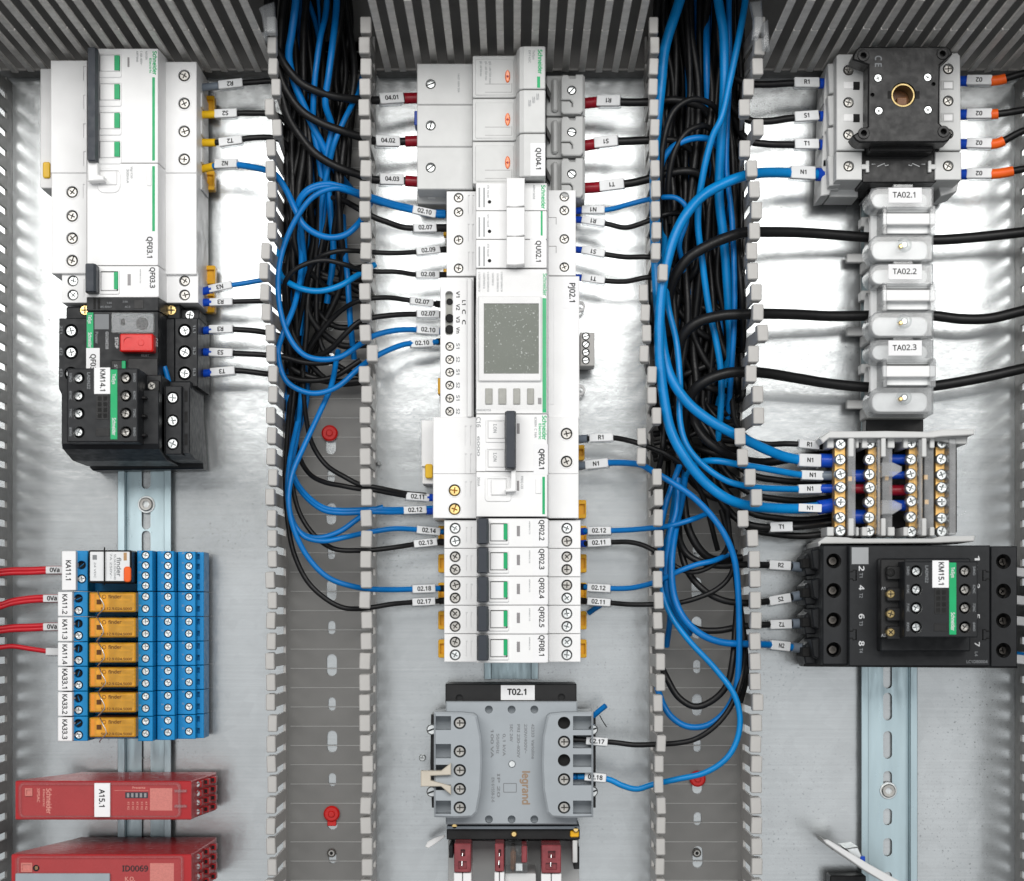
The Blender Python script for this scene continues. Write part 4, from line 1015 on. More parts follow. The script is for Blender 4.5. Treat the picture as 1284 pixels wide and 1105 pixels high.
def amber_relay(label, y0):
    y0 += rx.uniform(-.5, .5)
    t = thing('relay', label, 'relay', 141, y0+13, 34, 'amber plug-in relays')
    z = 67; x0, x1 = 112, 170
    MB().prism(rr(x0, y0, x1, y0+24.5, z, .8), 34.5, z, .7).part(t, 'cover', 'amber')
    zi = z-2.2
    MB().pb(114, y0+2, 168.5, y0+22.5, 36, zi-7, .3).part(t, 'frame', 'amberin')
    MB().pb(113.5, y0+1.6, 118.5, y0+22.8, 50, zi-.3, .4).part(t, 'end_plate', 'orange')
    MB().pb(119.5, y0+3, 136, y0+21, 50, zi-1.2, 1.0).part(t, 'bobbin', 'amberin')
    MB().pb(137.5, y0+2.5, 143.5, y0+21.5, 50, zi+.6, .5).part(t, 'coil', 'coil')
    MB().pb(145, y0+10.5, 149, y0+22, 50, zi+.2, .4).part(t, 'armature', 'coil')
    for i in range(4):
        MB().pb(150+rx.uniform(-2, 1), y0+3.5+4.8*i, 165+rx.uniform(-2, 2), y0+5.2+4.8*i, 50, zi+.6, .2).part(t, 'contact_spring', 'brass' if i % 2 else 'coil')
    f = MB().pb(121, y0+8.8, 127.3, y0+15, z-.2, z+.1, .02).part(t, 'print_mark', 'printamb')
    MB().prism(circ(X(130.5, z), Y(y0+5.5, z), 1.3, 16), z-.1, z+.08, .01, [(circ(X(130.5, z), Y(y0+5.5, z), .95, 16), None)]).part(f, 'logo', 'printamb')
    text(f, 'finder', 144, y0+5.5, z, 4.2, 0, 'printamb'); text(f, '50.12.9.024.5000', 146, y0+20.5, z, 3.2, 0, 'printamb', sx=1.1)
for i, nm in enumerate(names): amber_relay('amber see-through relay beside plate %s, %s in the column' % (nm, ORD[i]), rows[i]+1.3)
def silver_relay():
    t = thing('relay', 'plug-in relay with pale printed face and orange lever, at the top of the row', 'relay', 138, 710, 34)
    z = 70
    MB().prism(rr(111, 690, 165, 731, z, 1.0), 34, z, .6).part(t, 'body', 'black')
    f = MB().prism(rr(113, 692, 162.5, 728.5, z+.25, .5), z-.2, z+.25, .05).part(t, 'face', 'sleeve')
    MB().prism(rr(155, 710.5, 164, 730, z+1.6, 1.8), z, z+1.6, .5).part(t, 'test_lever', 'orange')
    MB().pb(116, 696, 121.5, 702, z, z+.33, .01).part(f, 'print_mark', 'printdim')
    vtext(f, 'finder', 148.8, 699, 723, z+.25, 'printdim', h=5); vtext(f, '55.34.9.024.0040', 144, 695, 727, z+.25, 'printgrey', h=2.6); vtext(f, '7A 250V~', 139, 694, 726, z+.25, 'printgrey', h=2.6); vtext(f, '24 VDC', 119, 705, 725, z+.25, 'printgrey', h=2.4)
    MB().pb(155, 693, 159, 703, z, z+.33, .01).part(f, 'print_mark', 'printtan')
    MB().tube([P(131, 687, 60), P(131, 687, 71.5), P(131, 710, 72), P(131, 733, 71.5), P(131, 733, 60)], .45, 6).part(t, 'retaining_clip', 'hole')
silver_relay()

# ---- red safety relays
def safety_relay(label, y0, y1, xl, xr, z, yfull, second=False):
    t = thing('safety_relay', label, 'safety relay', 170, y1-10, 6, 'red safety relays')
    ya, yb = Y(y0, z), Y(y1, z)
    b = MB(); zb = 10
    xA, xB = X(xl, z), X(xr, z)
    b.prism([(X(97, 20), zb), (X(271, 12), zb), (X(271, 20), 22), (xB+.4, z-10), (xB, z), (xA, z), (xA, z-9), (X(97, 20)-3, 24)], -ya, -yb, .5, axis='y')
    h = b.part(t, 'housing', 'relred')
    f = lambda a: VY-(ya+(yb-ya)*a)*sc(z)
    if not second:
        pnl = MB().pb(xl+7, y0+4, 226, y1-4, z-.4, z+.2, .05).part(t, 'front_panel', 'relred2')
        cov = MB()
        cov.prism(rr(xl+3, y0+1.5, 227, y1-1.5, z+2.4, 3.5), z+.3, z+2.4, .8, [(rr(xl+6.5, y0+4.5, 223.5, y1-4.5, z+2.4, 2.2), None)])
        cov.pb(218, y0+11, 234, y0+14.5, z+.4, z+2.6, .3).pb(218, y0+30, 234, y0+33.5, z+.4, z+2.6, .3)
        cov.part(t, 'clear_cover', 'clear')
        lp = MB().pb(118.3, y0+2.8, 137.8, y1-3.5, z-.2, z+2.75, .05).part(t, 'label_strip', 'paper')
        vtext(lp, 'A15.1', 127.5, 990.5, 1013, z+2.75)
        MB().prism(rr(31, y0+9, 40.5, y0+19, z+1.2, .4), z, z+1.2, .2, [(rr(33, y0+11, 38.5, y0+17, z+1.2, .2), .8)]).part(t, 'seal_lug', 'relrose')
        vtext(pnl, 'Schneider', 61, y0+9, y0+41, z+.2, 'printrose', h=6); vtext(pnl, 'Electric', 55, y0+10, y0+32, z+.2, 'printrose', h=2.4); vtext(pnl, 'XPSAC', 48, y0+9, y0+27, z+.2, 'printrose', h=3.4)
        text(pnl, 'Preventa', 174, y0+8.5, z+.2, 2.8, 0, 'printrose'); MB().pb(143, y0+11.7, 186, y0+12.1, z, z+.24, 0).part(pnl, 'print_mark', 'printrose')
        MB().prism(rr(157, y0+14, 185.5, y0+21.5, z+.35, .2), z, z+.35, .05).part(t, 'lamp_window', 'charcoal')
        for i in range(5):
            MB().pb(159+5.4*i, y0+15.2, 162+5.4*i, y0+20.5, z+.2, z+.5, .05).part(t, 'status_lamp', 'window')
            vtext(pnl, 'K1 K2', 161+5.6*i, y0+26, y0+36, z+.2, 'printrose', h=2.4)
        MB().pb(188, y0+9, 216, y0+37, z-.1, z+.25, .02).part(t, 'sticker', 'relrose')
    else:
        pnl = MB().pb(xl+4, y0+5, 228, y1-2, z-.4, z+.2, .05).part(t, 'front_panel', 'relred2')
        MB().prism(rr(xl+6, y0+2, 230, y1+2, z+2, 2.0), z+.3, z+2, .6, [(rr(xl+9, y0+4.5, 227, y1-1, z+2, 1.2), None)]).part(t, 'clear_cover', 'clear')
        MB().prism(rr(19, y0+24, 137.5, y1-1, z+2.6, .6), z, z+2.6, .4).part(t, 'display_window', 'relgrey')
        MB().prism(rr(26, y0+10.5, 40.5, y0+22.5, z+1, .4), z, z+1, .2, [(rr(28, y0+12.5, 38.5, y0+20.5, z+1, .2), .7)]).part(t, 'seal_lug', 'relrose')
        MB().prism(circ(X(45.5, z), Y(y0+17, z), 1.9, 18), z, z+.9, .3).part(t, 'knob', 'black')
        vtext(pnl, 'B', 45.5, y0+15, y0+19, z+.95, 'printtan', h=3)
        text(pnl, 'ID0069', 169.5, y0+18, z+.2, 7, 0, 'print', fw=.02); text(pnl, 'K.O.', 163, y0+31, z+.2, 5, 0, 'printrose')
        MB().pb(188, y0+11, 218, y1-3, z-.1, z+.25, .02).part(t, 'sticker', 'relrose')
    # terminal rows on the sloped right flank
    x0, x1 = X(xr, z), X(271, 20); n = 3
    for i in range(n):
        a = (i+.15)/n; cx = x0+(x1-x0)*(i+.5)/n+.6; cz = (z-10)+(22-(z-10))*(i+.5)/n
        for k in range(4):
            yy = ya+(yb-ya)*(.14+.24*k)
            m = MB().box(cx-2.0, yy-1.9, cz-5, cx+2.0, yy+1.9, cz+2.2, .3)
            m.part(t, 'terminal', 'relred')
            if i == 0: inst(SCR.setdefault(('zinc', 'slot'), screw_mesh('zinc', 'slot')), 'terminal_screw', t, (cx-.6, yy, cz+3.0), 1.9, random.uniform(0, 3))
            else: MB().box(cx-1.0, yy-1.2, cz+2.0, cx+1.2, yy+1.2, cz+2.35, .05).part(t, 'wire_entry', 'hole')
safety_relay('flat red safety relay with white strip A15.1', 979.5, 1028, 19.5, 240, 78, 0)
safety_relay('red safety relay with grey window at the bottom left corner', 1071.5, 1125, 14.5, 240, 100, 0, True)

# ================================================================ transformer T02.1 and what stands below it
def transformer():
    t = thing('transformer', 'blue-grey control transformer labelled T02.1 with terminals on both sides', 'transformer', 642, 950, 0)
    MB().prism(rp(558.5, 858, 723, 882, 40), 1, 40, .5, [hc(576, 875.5, 40, 2.4, 3), hc(704, 874.5, 40, 2.4, 3)]).part(t, 'core_bar', 'black')
    lp = MB().pb(628, 859.3, 670.5, 878, 39.5, 40.4, .05).part(t, 'label_strip', 'paper')
    text(lp, 'T02.1', 649, 868, 40.4, 7.2, 0, 'print', fw=.03)
    z = 50
    hx = (613, 641.5, 670)
    # dished body: lower in the middle than under the covers
    b = MB().prism(rp(559, 880, 724, 1034, z), 8, z, .8, [hc(x, y, z, 2.5, 6) for x in hx for y in (889.8, 1027.5)])
    h = b.part(t, 'body', 'traf')
    pin = MB().prism(circ(X(642, z), Y(958, z), 2.2, 20), z, z+.9, .4).part(t, 'pin', 'zinc')
    zc = 64
    for sgn in (0, 1):
        if not sgn:
            poly = [(544, 893), (580, 893.5), (594, 895), (598, 898), (603.5, 925), (604.5, 958), (603, 990), (598, 1019), (592, 1025), (572, 1026), (544, 1025)]
            ys = (906.7, 942.3, 966, 989.5, 1012.7); xs = 576.5
            rec = [(545.5, 898, 565.5, 915.5), (545.5, 933, 565.5, 951), (545.5, 959, 565.5, 971), (545.5, 984, 565.5, 991), (545.5, 1004, 565.5, 1021)]
        else:
            poly = [(744, 893), (706, 893.5), (690, 895), (686, 898), (680.5, 925), (679.5, 958), (681, 990), (686, 1019), (692, 1025), (714, 1026), (744, 1025)]
            ys = (906.7, 930.4, 953.5, 977.5, 1012.7); xs = 707.3
            rec = [(718.5, 898, 742.5, 915.5), (718.5, 922, 742.5, 938.5), (718.5, 946, 742.5, 962), (718.5, 969, 742.5, 985), (718.5, 1004, 742.5, 1021)]
        hl = [hc(xs, y, zc, 3.9, 6, 20) for y in ys]+[(rr(*r_, zc, .3), 12) for r_ in rec]
        MB().prism(pp(poly, zc), 20, zc, 1.2, hl).part(t, 'terminal_cover', 'traf')
        for i, y in enumerate(ys):
            if sgn and i in (0, 2):
                MB().prism(circ(X(xs, zc), Y(y, zc), 3.85, 20), zc-6.1, zc-5.6, .05).part(t, 'hole_shade', 'hole')  # dark disc painting in the shade at the hole bottom
            else: screw(t, xs, y, zc-2.6, 3.4, 'steel', 'combo', 0)
        x0, x1 = (539.5, 546) if not sgn else (741, 747)
        MB().prism(pp([(x0+1, 896), (x1, 896), (x1, 1013), (x0+2, 1013), (x0, 960)], 45), 10, 45, .4).part(t, 'side_band', 'black')
        for y in (915, 993):
            screw(t, 541.5 if not sgn else 743, y, 52, 3.4, 'zinc', 'slot', 20, 'frame_screw')
    MB().prism(pp([(527.5, 967), (553, 967), (565.5, 957), (565.5, 972), (540, 973), (540, 979), (565.5, 986), (565.5, 997), (553, 986.5), (527.5, 986.5)], 68), 60, 68, .5).part(t, 'jumper_link', 'beige')
    vtext(h, 'legrand', 659, 967, 1009, z, 'printbrown', fw=.03)
    for x, s_, a, c in ((668, '42333  Varioline', 908, 952), (659, '230V/400V~', 908, 945), (650, 'PRI 230-400V', 908, 950), (641, 'SEC 24V', 908, 930), (632, '0,1 kVA', 920, 948), (624, '50/60Hz', 920, 945), (617, '100 VA', 914, 950), (625, 'IP 20', 970, 1000), (618, 'EN 61558-2-6', 975, 1006)):
        vtext(h, s_, x, a, c, z, 'trafdk' if False else 'printdim', h=3.4)
    MB().prism(rr(631, 982, 648, 994, z+.1, .5), z-.1, z+.1, .02, [(rr(632, 983, 647, 993, z+.1, .4), None)]).part(t, 'print_mark', 'printdim')
    MB().pb(560, 1036, 727, 1040, 8, 45, .4).part(t, 'lower_frame', 'trafdk')
    MB().pb(560, 1040, 727, 1053, 4, 40, .5).part(t, 'core_bar', 'black')
    for x, y in ((570, 1036), (644.5, 1046), (722, 1040)):
        MB().prism(circ(X(x, 44), Y(y, 44), 2.0, 16), 38, 45, .6).part(t, 'brass_stud', 'brass')
    MB().pb(715, 1042, 726, 1050, 38, 43, .6).part(t, 'brass_lug', 'yelclip')
transformer()

def fuse_terminal(label, x0, x1, y0, ysplit, tilt=0):
    t = thing('fuse_terminal', label, 'fuse terminal', (x0+x1)/2, 1100, 2, 'burgundy fuse terminals at the bottom edge')
    z = 62
    MB().prism(rr(x0, y0, x1, ysplit, z, .8), 6, z, .5, [(rr(x0+8, y0+7, x1-7, y0+16, z, .6), 4), (rr(x0+5, y0+22, x1-5, ysplit-4, z, .6), 2)]).part(t, 'fuse_cap', 'burg')
    MB().pb(x0-.5, ysplit+.4, (x0+x1)/2-.5, 1125, 6, z-2, .4).pb((x0+x1)/2+.5, ysplit+.4, x1+.5, 1125, 6, z-2, .4).part(t, 'body', 'white')
    MB().tube([P((x0+x1)/2, y0+12, z-2), P((x0+x1)/2-1, ysplit-8, z+.5)], .5, 6).part(t, 'test_pin', 'zinc')
    return t
fuse_terminal('burgundy capped fuse terminal, leftmost under the transformer', 569.5, 590.5, 1058, 1094)
fuse_terminal('narrow burgundy fuse terminal, second under the transformer', 620.5, 632, 1058, 1093)
fuse_terminal('burgundy fuse terminal with white print, rightmost under the transformer', 679, 703.5, 1060, 1095)
t = thing('fuse_terminal', 'see-through brown and burgundy fuse terminal in the middle of the bottom row', 'fuse terminal', 650, 1100, 2, 'burgundy fuse terminals at the bottom edge')
MB().prism(rr(633, 1061, 662, 1095, 60, .8), 20, 60, .5).part(t, 'clear_cover', 'clear')
MB().pb(640, 1066, 647, 1093, 10, 50, 2).part(t, 'fuse_link', 'coil'); MB().pb(654, 1061, 661, 1082, 10, 62, .5).part(t, 'fuse_cap', 'burg'); MB().pb(646, 1082, 656, 1093, 10, 54, .5).part(t, 'spring', 'zinc')
MB().pb(633, 1095.5, 672, 1125, 6, 55, .4).part(t, 'body', 'grey')
t = thing('terminal_rail_plate', 'grey sheet bracket under the transformer behind the fuse terminals', 'bracket', 645, 1105, 0)
MB().pb(562, 1054, 726, 1130, 1, 12, .4).part(t, 'plate', 'grey2')
MB().pb(718, 1054, 724, 1082, 12, 40, .4).part(t, 'end_stop', 'grey'); MB().pb(719.5, 1062, 726.5, 1090, 12, 34, .3).part(t, 'slot', 'black'); MB().pb(563, 1060, 568, 1076, 12, 42, .3).part(t, 'side_tab', 'anthracite')
tg = MB().tube(spline([P(558, 1047, 20), P(548, 1053, 24), P(540, 1056, 26), P(534, 1062, 27)]), [1.6]*4+[2.0]*40, 8) if False else MB().prism(pp([(557.5, 1047), (545, 1051), (536, 1056), (533, 1062), (537, 1064), (545, 1059), (558, 1050)], 26), 24, 26, .4)
tg.solo('cable_tie', 'white', 'white cable tie end sticking out left below the transformer', 'cable tie', P(545, 1055, 24))

# ================================================================ right column
def isolator():
    t = thing('isolator_switch', 'light grey isolator switch with square black plate and brass shaft socket', 'isolator switch', 1130, 150, 6)
    b = MB(); z = 62
    pitch = 40.3
    # stepped side wings, one per pole
    for i in range(4):
        y0 = 84+40.2*i if i < 3 else 200
        b.prism(pp([(1035.5-1.3*i, y0), (1052, y0-1), (1052, y0+38), (1043, y0+38), (1040, y0+44), (1033-1.3*i, y0+46), (1033.5-1.3*i, y0+34)], 40), 10, 40, .6)
        b.prism(pp([(1038, y0-4), (1054, y0-6), (1054, y0+32), (1040, y0+33)], 50), 20, 50, .6)
    b.part(t, 'wing', 'grey'); b = MB()
    b.prism(pp([(1049, 70), (1052, 68), (1084, 68), (1084, 188.5), (1049, 188.5)], z), 12, z, .5, [hc(1064, y, z, 3.4, 6) for y in (88, 128.6, 169)])
    c_ = MB()
    c_.prism(pp([(1178, 68), (1200, 66), (1204, 70), (1205, 188.5), (1178, 188.5)], z), 12, z, .5, [hc(1189, y, z, 3.4, 6) for y in (86.5, 126.6, 168)])
    b.prism(rp(1048.5, 190.5, 1081, 225.5, z), 12, z, .5, [hc(1064.3, 208.6, z, 3.4, 6)])
    c_.prism(rp(1172.5, 190.5, 1205.5, 225.5, z), 12, z, .5, [hc(1189, 208.2, z, 3.4, 6)])
    b.prism(rp(1040, 228, 1076, 247, 34), 10, 34, .5)
    c_.prism(pp([(1175, 228), (1203, 226), (1200, 240), (1180, 246)], 40), 10, 40, .5).part(t, 'terminal_row', 'grey')
    b.part(t, 'terminal_row', 'grey')
    for x, ys in ((1064, (88, 128.6, 169, 208.6)), (1189, (86.5, 126.6, 168, 208.2))):
        for y in ys: screw(t, x, y, z-3, 3.0, 'steel', 'cross')
    for y in (106.5, 147):
        MB().pb(1058, y-4, 1071, y+5, z-.3, z+.5, .3).part(t, 'window_tab', 'white'); MB().pb(1070, y-4, 1078, y+6, z-.2, z+.7, .2).part(t, 'latch', 'hole')
        MB().prism(rr(1180, y-5.5, 1196, y+6, z+.4, .2), z-.2, z+.4, .1, [(rr(1183, y-4, 1195, y+5, z+.4, .2), .3)]).part(t, 'window_frame', 'grey2'); MB().pb(1183.5, y-3.5, 1194.5, y+4.5, z, z+.6, .1).part(t, 'window_tab', 'white')
    lb = MB().pb(1081, 176, 1174, 229, 12, 60, .6).pb(1090, 170, 1170, 190, 40, 74, .6).part(t, 'pole_housing', 'black')
    MB().pb(1088, 228, 1168, 245, 8, 40, .8).part(t, 'base', 'black')
    for x0, x1 in ((1080, 1090), (1164, 1174)):
        a, c = (x0+6, x1) if x0 < 1100 else (x0, x1-6)
        MB().pb(x0, 206, x1, 212, 59, 62.4, .3).pb(a, 201.5, c, 216, 59, 62.3, .3).part(t, 'coupling_tab', 'grey')
    for x, f_ in ((1103, 1), (1150, -1)):
        m = MB()
        for q in ([(x-10*f_, 206), (x-4*f_, 206), (x-10*f_, 209.5), (x-4*f_, 209.5)], [(x-3*f_, 209), (x+6*f_, 205), (x+7*f_, 208), (x+11*f_, 207)]):
            m.tube([P(a_, b_, 60.1) for a_, b_ in q], .28, 6)
        m.part(lb, 'print_mark', 'printwhite')
    zp = 86
    poly = [(1074, 61.5), (1078, 58.5), (1187, 58), (1191.5, 61), (1194.6, 67.7), (1178.8, 81.5), (1177.5, 154), (1194.6, 168), (1189.5, 176.6), (1184, 178.5), (1078, 179), (1073, 176), (1068.7, 170), (1088, 158.5), (1088.5, 81.5), (1069, 75), (1070, 69)]
    hl = [hc(x, y, zp, 1.9, 5) for x, y in ((1082.6, 70), (1181.8, 67.7), (1083, 167.4), (1183, 165.3))]
    hl += [hc(x, y, zp, 2.7, 1.2) for x, y in ((1101, 98), (1163.3, 97), (1102, 139), (1163.7, 137.8))]
    hl += [hc(1094, 119, zp, 1.3, 4), hc(1170.5, 105.5, zp, 1.3, 4), hc(1132.7, 119, zp, 7.6, 14, 32)]
    pl_ = MB().prism(pp(poly, zp), 70, zp, .9, hl).part(t, 'front_plate', 'black', 'dull black moulded plate with four ears')
    # raised rim along the ears
    for x, y in ((1082.6, 70), (1181.8, 67.7), (1083, 167.4), (1183, 165.3)):
        MB().prism(circ(X(x, zp), Y(y, zp), 3.6, 20), zp-.5, zp+.7, .3, [(circ(X(x, zp), Y(y, zp), 1.95, 16), None)]).part(pl_, 'ear_boss', 'black')
    for x, y in ((1101, 98), (1163.3, 97), (1102, 139), (1163.7, 137.8)): screw(t, x, y, zp-.2, 2.6, 'zinc', 'cross', name='plate_screw')
    MB().prism(circ(X(1132.7, zp), Y(119, zp), 7.4, 32), zp-16, zp-1.0, .4, [(circ(X(1132.7, zp), Y(119, zp), 6.2, 32), 13), ]).part(t, 'shaft_socket', 'dimbrass')
    MB().prism(circ(X(1132.7, zp), Y(119, zp), 6.1, 28), zp-14, zp-13.2, .1).part(t, 'socket_shade', 'coil')  # dark disc that paints in the shade deep inside the socket
    MB().box(X(1132.7, zp)-3, Y(130, zp), zp-13, X(1132.7, zp)+3, Y(120, zp), zp-4, .3).part(t, 'shaft_key', 'coil')
    MB().pb(1113, 114, 1118, 124, zp-2, zp+.1, .1).pb(1148, 114, 1153, 124, zp-2, zp+.1, .1).part(t, 'key_slot', 'hole')
    vtext(pl_, 'C E', 1101, 70, 84, zp, 'printdim', h=8)
isolator()

def current_transformer(label, dy, txt):
    OFF[1] = -dy/sc(60)
    t = thing('current_transformer', label, 'current transformer', 1130, 282, 6, 'three milky current transformers')
    z = 66
    # lower white body with the cable passage
    cx, cz, r0 = Y(293, 30), 30.0, 9.5
    body = MB()
    body.prism([(Y(236, 45), 8), (Y(327, 45), 8), (Y(327, 45), 44), (Y(236, 45), 44)], X(1092, 45), X(1168, 45), .6, [(circ(cx, cz, r0, 24), None)], axis='x')
    body.part(t, 'core_body', 'milkyin')
    MB().pb(1080, 272, 1094, 284, 8, 20, .5).pb(1062, 318, 1092, 329, 8, 14, .5).part(t, 'rail_foot', 'grey')
    MB().pb(1087, 322, 1164, 337, 10, 36, .8).part(t, 'bottom_flange', 'grey2')
    # milky lobes
    for k, (y0, y1) in enumerate(((234.5, 262), (294.5, 327.5))):
        poly = rrect(X(1088.5, z), Y(y1, z), X(1171, z), Y(y0, z), 3.0, 4)
        xl, xr_ = X(1089, z), X(1171, z); ym, hh = (Y(y0, z)+Y(y1, z))/2, (Y(y0, z)-Y(y1, z))/2
        poly = [(xr_, ym+hh), (xl+7, ym+hh)]+[(xl+7-7*math.sin(math.radians(a)), ym+hh*math.cos(math.radians(a))) for a in range(15, 180, 15)]+[(xl+7, ym-hh), (xr_, ym-hh)]
        MB().prism(poly, 44.3, z, 1.2).part(t, 'lobe', 'milky')
        MB().prism(rrect(xl+4, ym-hh+2.2, xr_-2, ym+hh-2.2, min(4.5, hh-2.3), 5), 44.6, z-9, .5).part(t, 'winding', 'milkyin')
    MB().prism(rr(1107, 267.5, 1173.5, 281.5, z-2, .6), 44.3, z-2, .5).part(t, 'bridge', 'white')
    m = MB()
    for x0, x1 in ((1107, 1112), (1166, 1173.5)): m.pb(x0, 258, x1, 294, 44.4, z-1, .4)
    m.part(t, 'side_clip', 'milky')
    MB().prism(rr(1112, 259, 1166, 266.5, z-8, .5), 44.3, z-8, .3).prism(rr(1112, 283, 1166, 293, z-8, .5), 44.3, z-8, .3).part(t, 'rib', 'milkyin')
    MB().prism(circ(X(1134, z), Y(307, z), 4.6, 20), z-4, z+1.6, 1.6).part(t, 'lead_seal', 'clear')
    MB().prism(circ(X(1134, z), Y(307, z), 2.4, 12), z-3, z+.2, .8).part(t, 'seal_screw', 'zinc')
    MB().prism(circ(X(1129.5, z), Y(309, z), 1.5, 10), z-3, z+.6, .5).part(t, 'seal_bead', 'brass')
    MB().pb(1120, 231, 1145, 236, 50, z-2, .4).part(t, 'top_tab', 'milky')
    lp = MB().pb(1114, 235.5, 1156, 254.5, z-.2, z+.35, .05).part(t, 'label_strip', 'paper')
    text(lp, txt, 1134.5, 244.7, z+.35, 6.8, 0 if txt != 'TA02.3' else 2, 'print', fw=.014)
    OFF[1] = 0
current_transformer('milky see-through current transformer labelled TA02.1, right below the isolator', 0, 'TA02.1')
current_transformer('milky see-through current transformer labelled TA02.2, between its two twins', 95.5, 'TA02.2')
current_transformer('milky see-through current transformer labelled TA02.3, lowest of the three', 190.5, 'TA02.3')
MB().pb(1086, 522, 1158, 542, 8, 24, .6).solo('rail_end_stop', 'black', 'black end stop on the rail between TA02.3 and the terminal block', 'end stop', P(1120, 532, 8))

def terminal_block():
    t = thing('distribution_block', 'distribution terminal block with four brass bars and grey end walls', 'terminal block', 1120, 610, 6)
    z = 58
    MB().prism(pp([(1028, 550), (1041, 540.5), (1070, 541), (1110, 540.5), (1165, 541.5), (1182, 538.5), (1222, 538.5), (1222, 545), (1212, 546), (1180, 547.5), (1170, 549), (1040, 549.5), (1032, 556)], z), 10, z, .6).part(t, 'end_wall', 'grey')
    MB().prism(pp([(1040, 549.5), (1214, 547), (1212, 557), (1196, 557), (1180, 553), (1040, 556)], z-8), 10, z-8, .5).part(t, 'end_wall', 'grey2')
    MB().prism(pp([(1036, 673), (1062, 674), (1070, 675.5), (1170, 675.5), (1180, 672.5), (1222, 672), (1222, 679), (1175, 681), (1030, 682), (1027, 686), (1026, 680)], z), 10, z, .6).part(t, 'end_wall', 'grey')
    MB().pb(1042, 555, 1200, 668, 7, 12, .5).part(t, 'base', 'black')
    xs = (1054, 1090.5, 1142.5, 1181); zb = (50, 44, 44, 40); bw = ((1046, 1060.5), (1088, 1099.5), (1139, 1150.5), (1172.5, 1185))
    ys = (556.5, 576, 594.5, 611.5, 629, 649, 666)
    for x, zz, (a, c) in zip(xs, zb, bw):
        MB().prism(rp(a, 560, c, 670, zz), zz-9, zz, .5).part(t, 'brass_bar', 'brassbar')
        for y in ys: screw(t, x+random.uniform(-.5, .5), y+random.uniform(-.8, .8), zz+4.2, 3.55, 'zinc', 'combo', random.uniform(-30, 200), 'clamp_screw')
    for x0, x1, zz in ((1063, 1073, 56), (1100, 1104, 55), (1106, 1119, 50), (1152, 1157, 55), (1159, 1171, 48), (1190, 1199, 52)):
        MB().pb(x0, 550, x1, 671, 14, zz, .5).part(t, 'clear_partition', 'partition')
    for y0 in (580, 627):
        MB().prism(pp([(1106, y0), (1120, y0), (1131, y0+5), (1131, y0+11), (1120, y0+18), (1106, y0+18)], 56), 50, 56, .5).part(t, 'clear_partition', 'partition')
    for x0, x1 in ((1064, 1071), (1105, 1111), (1156, 1162)):
        for y0, y1 in ((549, 573), (650, 672)):
            MB().pb(x0, y0, x1, y1, 20, 57, .5).part(t, 'rib', 'grey')
    for x0, x1 in ((1037, 1046), (1073, 1077), (1081, 1088), (1113, 1122), (1133, 1139), (1166, 1172)):
        MB().pb(x0, 549, x1, 562, 20, 52, .5).part(t, 'rib', 'grey'); MB().pb(x0, 661, x1, 672, 20, 52, .5).part(t, 'rib', 'grey')
    for x0, x1, lst in ((1073, 1088, ((597, 'ferblue', 16), (613, 'ferred', 12), (648, 'ferblue', 18))), (1120, 1139, ((576, 'ferblue', 13), (596, 'ferblue', 10), (615, 'ferred', 14), (634, 'ferblue', 14)))):
        for y, m, h_ in lst:
            MB().tube([P(x0-6, y, 34), P((x0+x1)/2, y, 34), P(x1+6, y, 34)], h_/2/sc(34), 14).part(t, 'wire_end_sleeve', m)
    for y, x in ((600, 1066), (599, 1112), (629, 1162), (598, 1161)): MB().pb(x-3, y-3, x+3, y+4, 30, 46, .4).part(t, 'copper_link', 'brassbar')
    for y in (592, 641):
        MB().tube(spline([P(1200, y-5, 40), P(1208, y-4, 40), P(1210, y+2, 40), P(1206, y+5, 40), P(1200, y+5, 40)]), .4, 6).part(t, 'cover_hook', 'clear')
terminal_block()

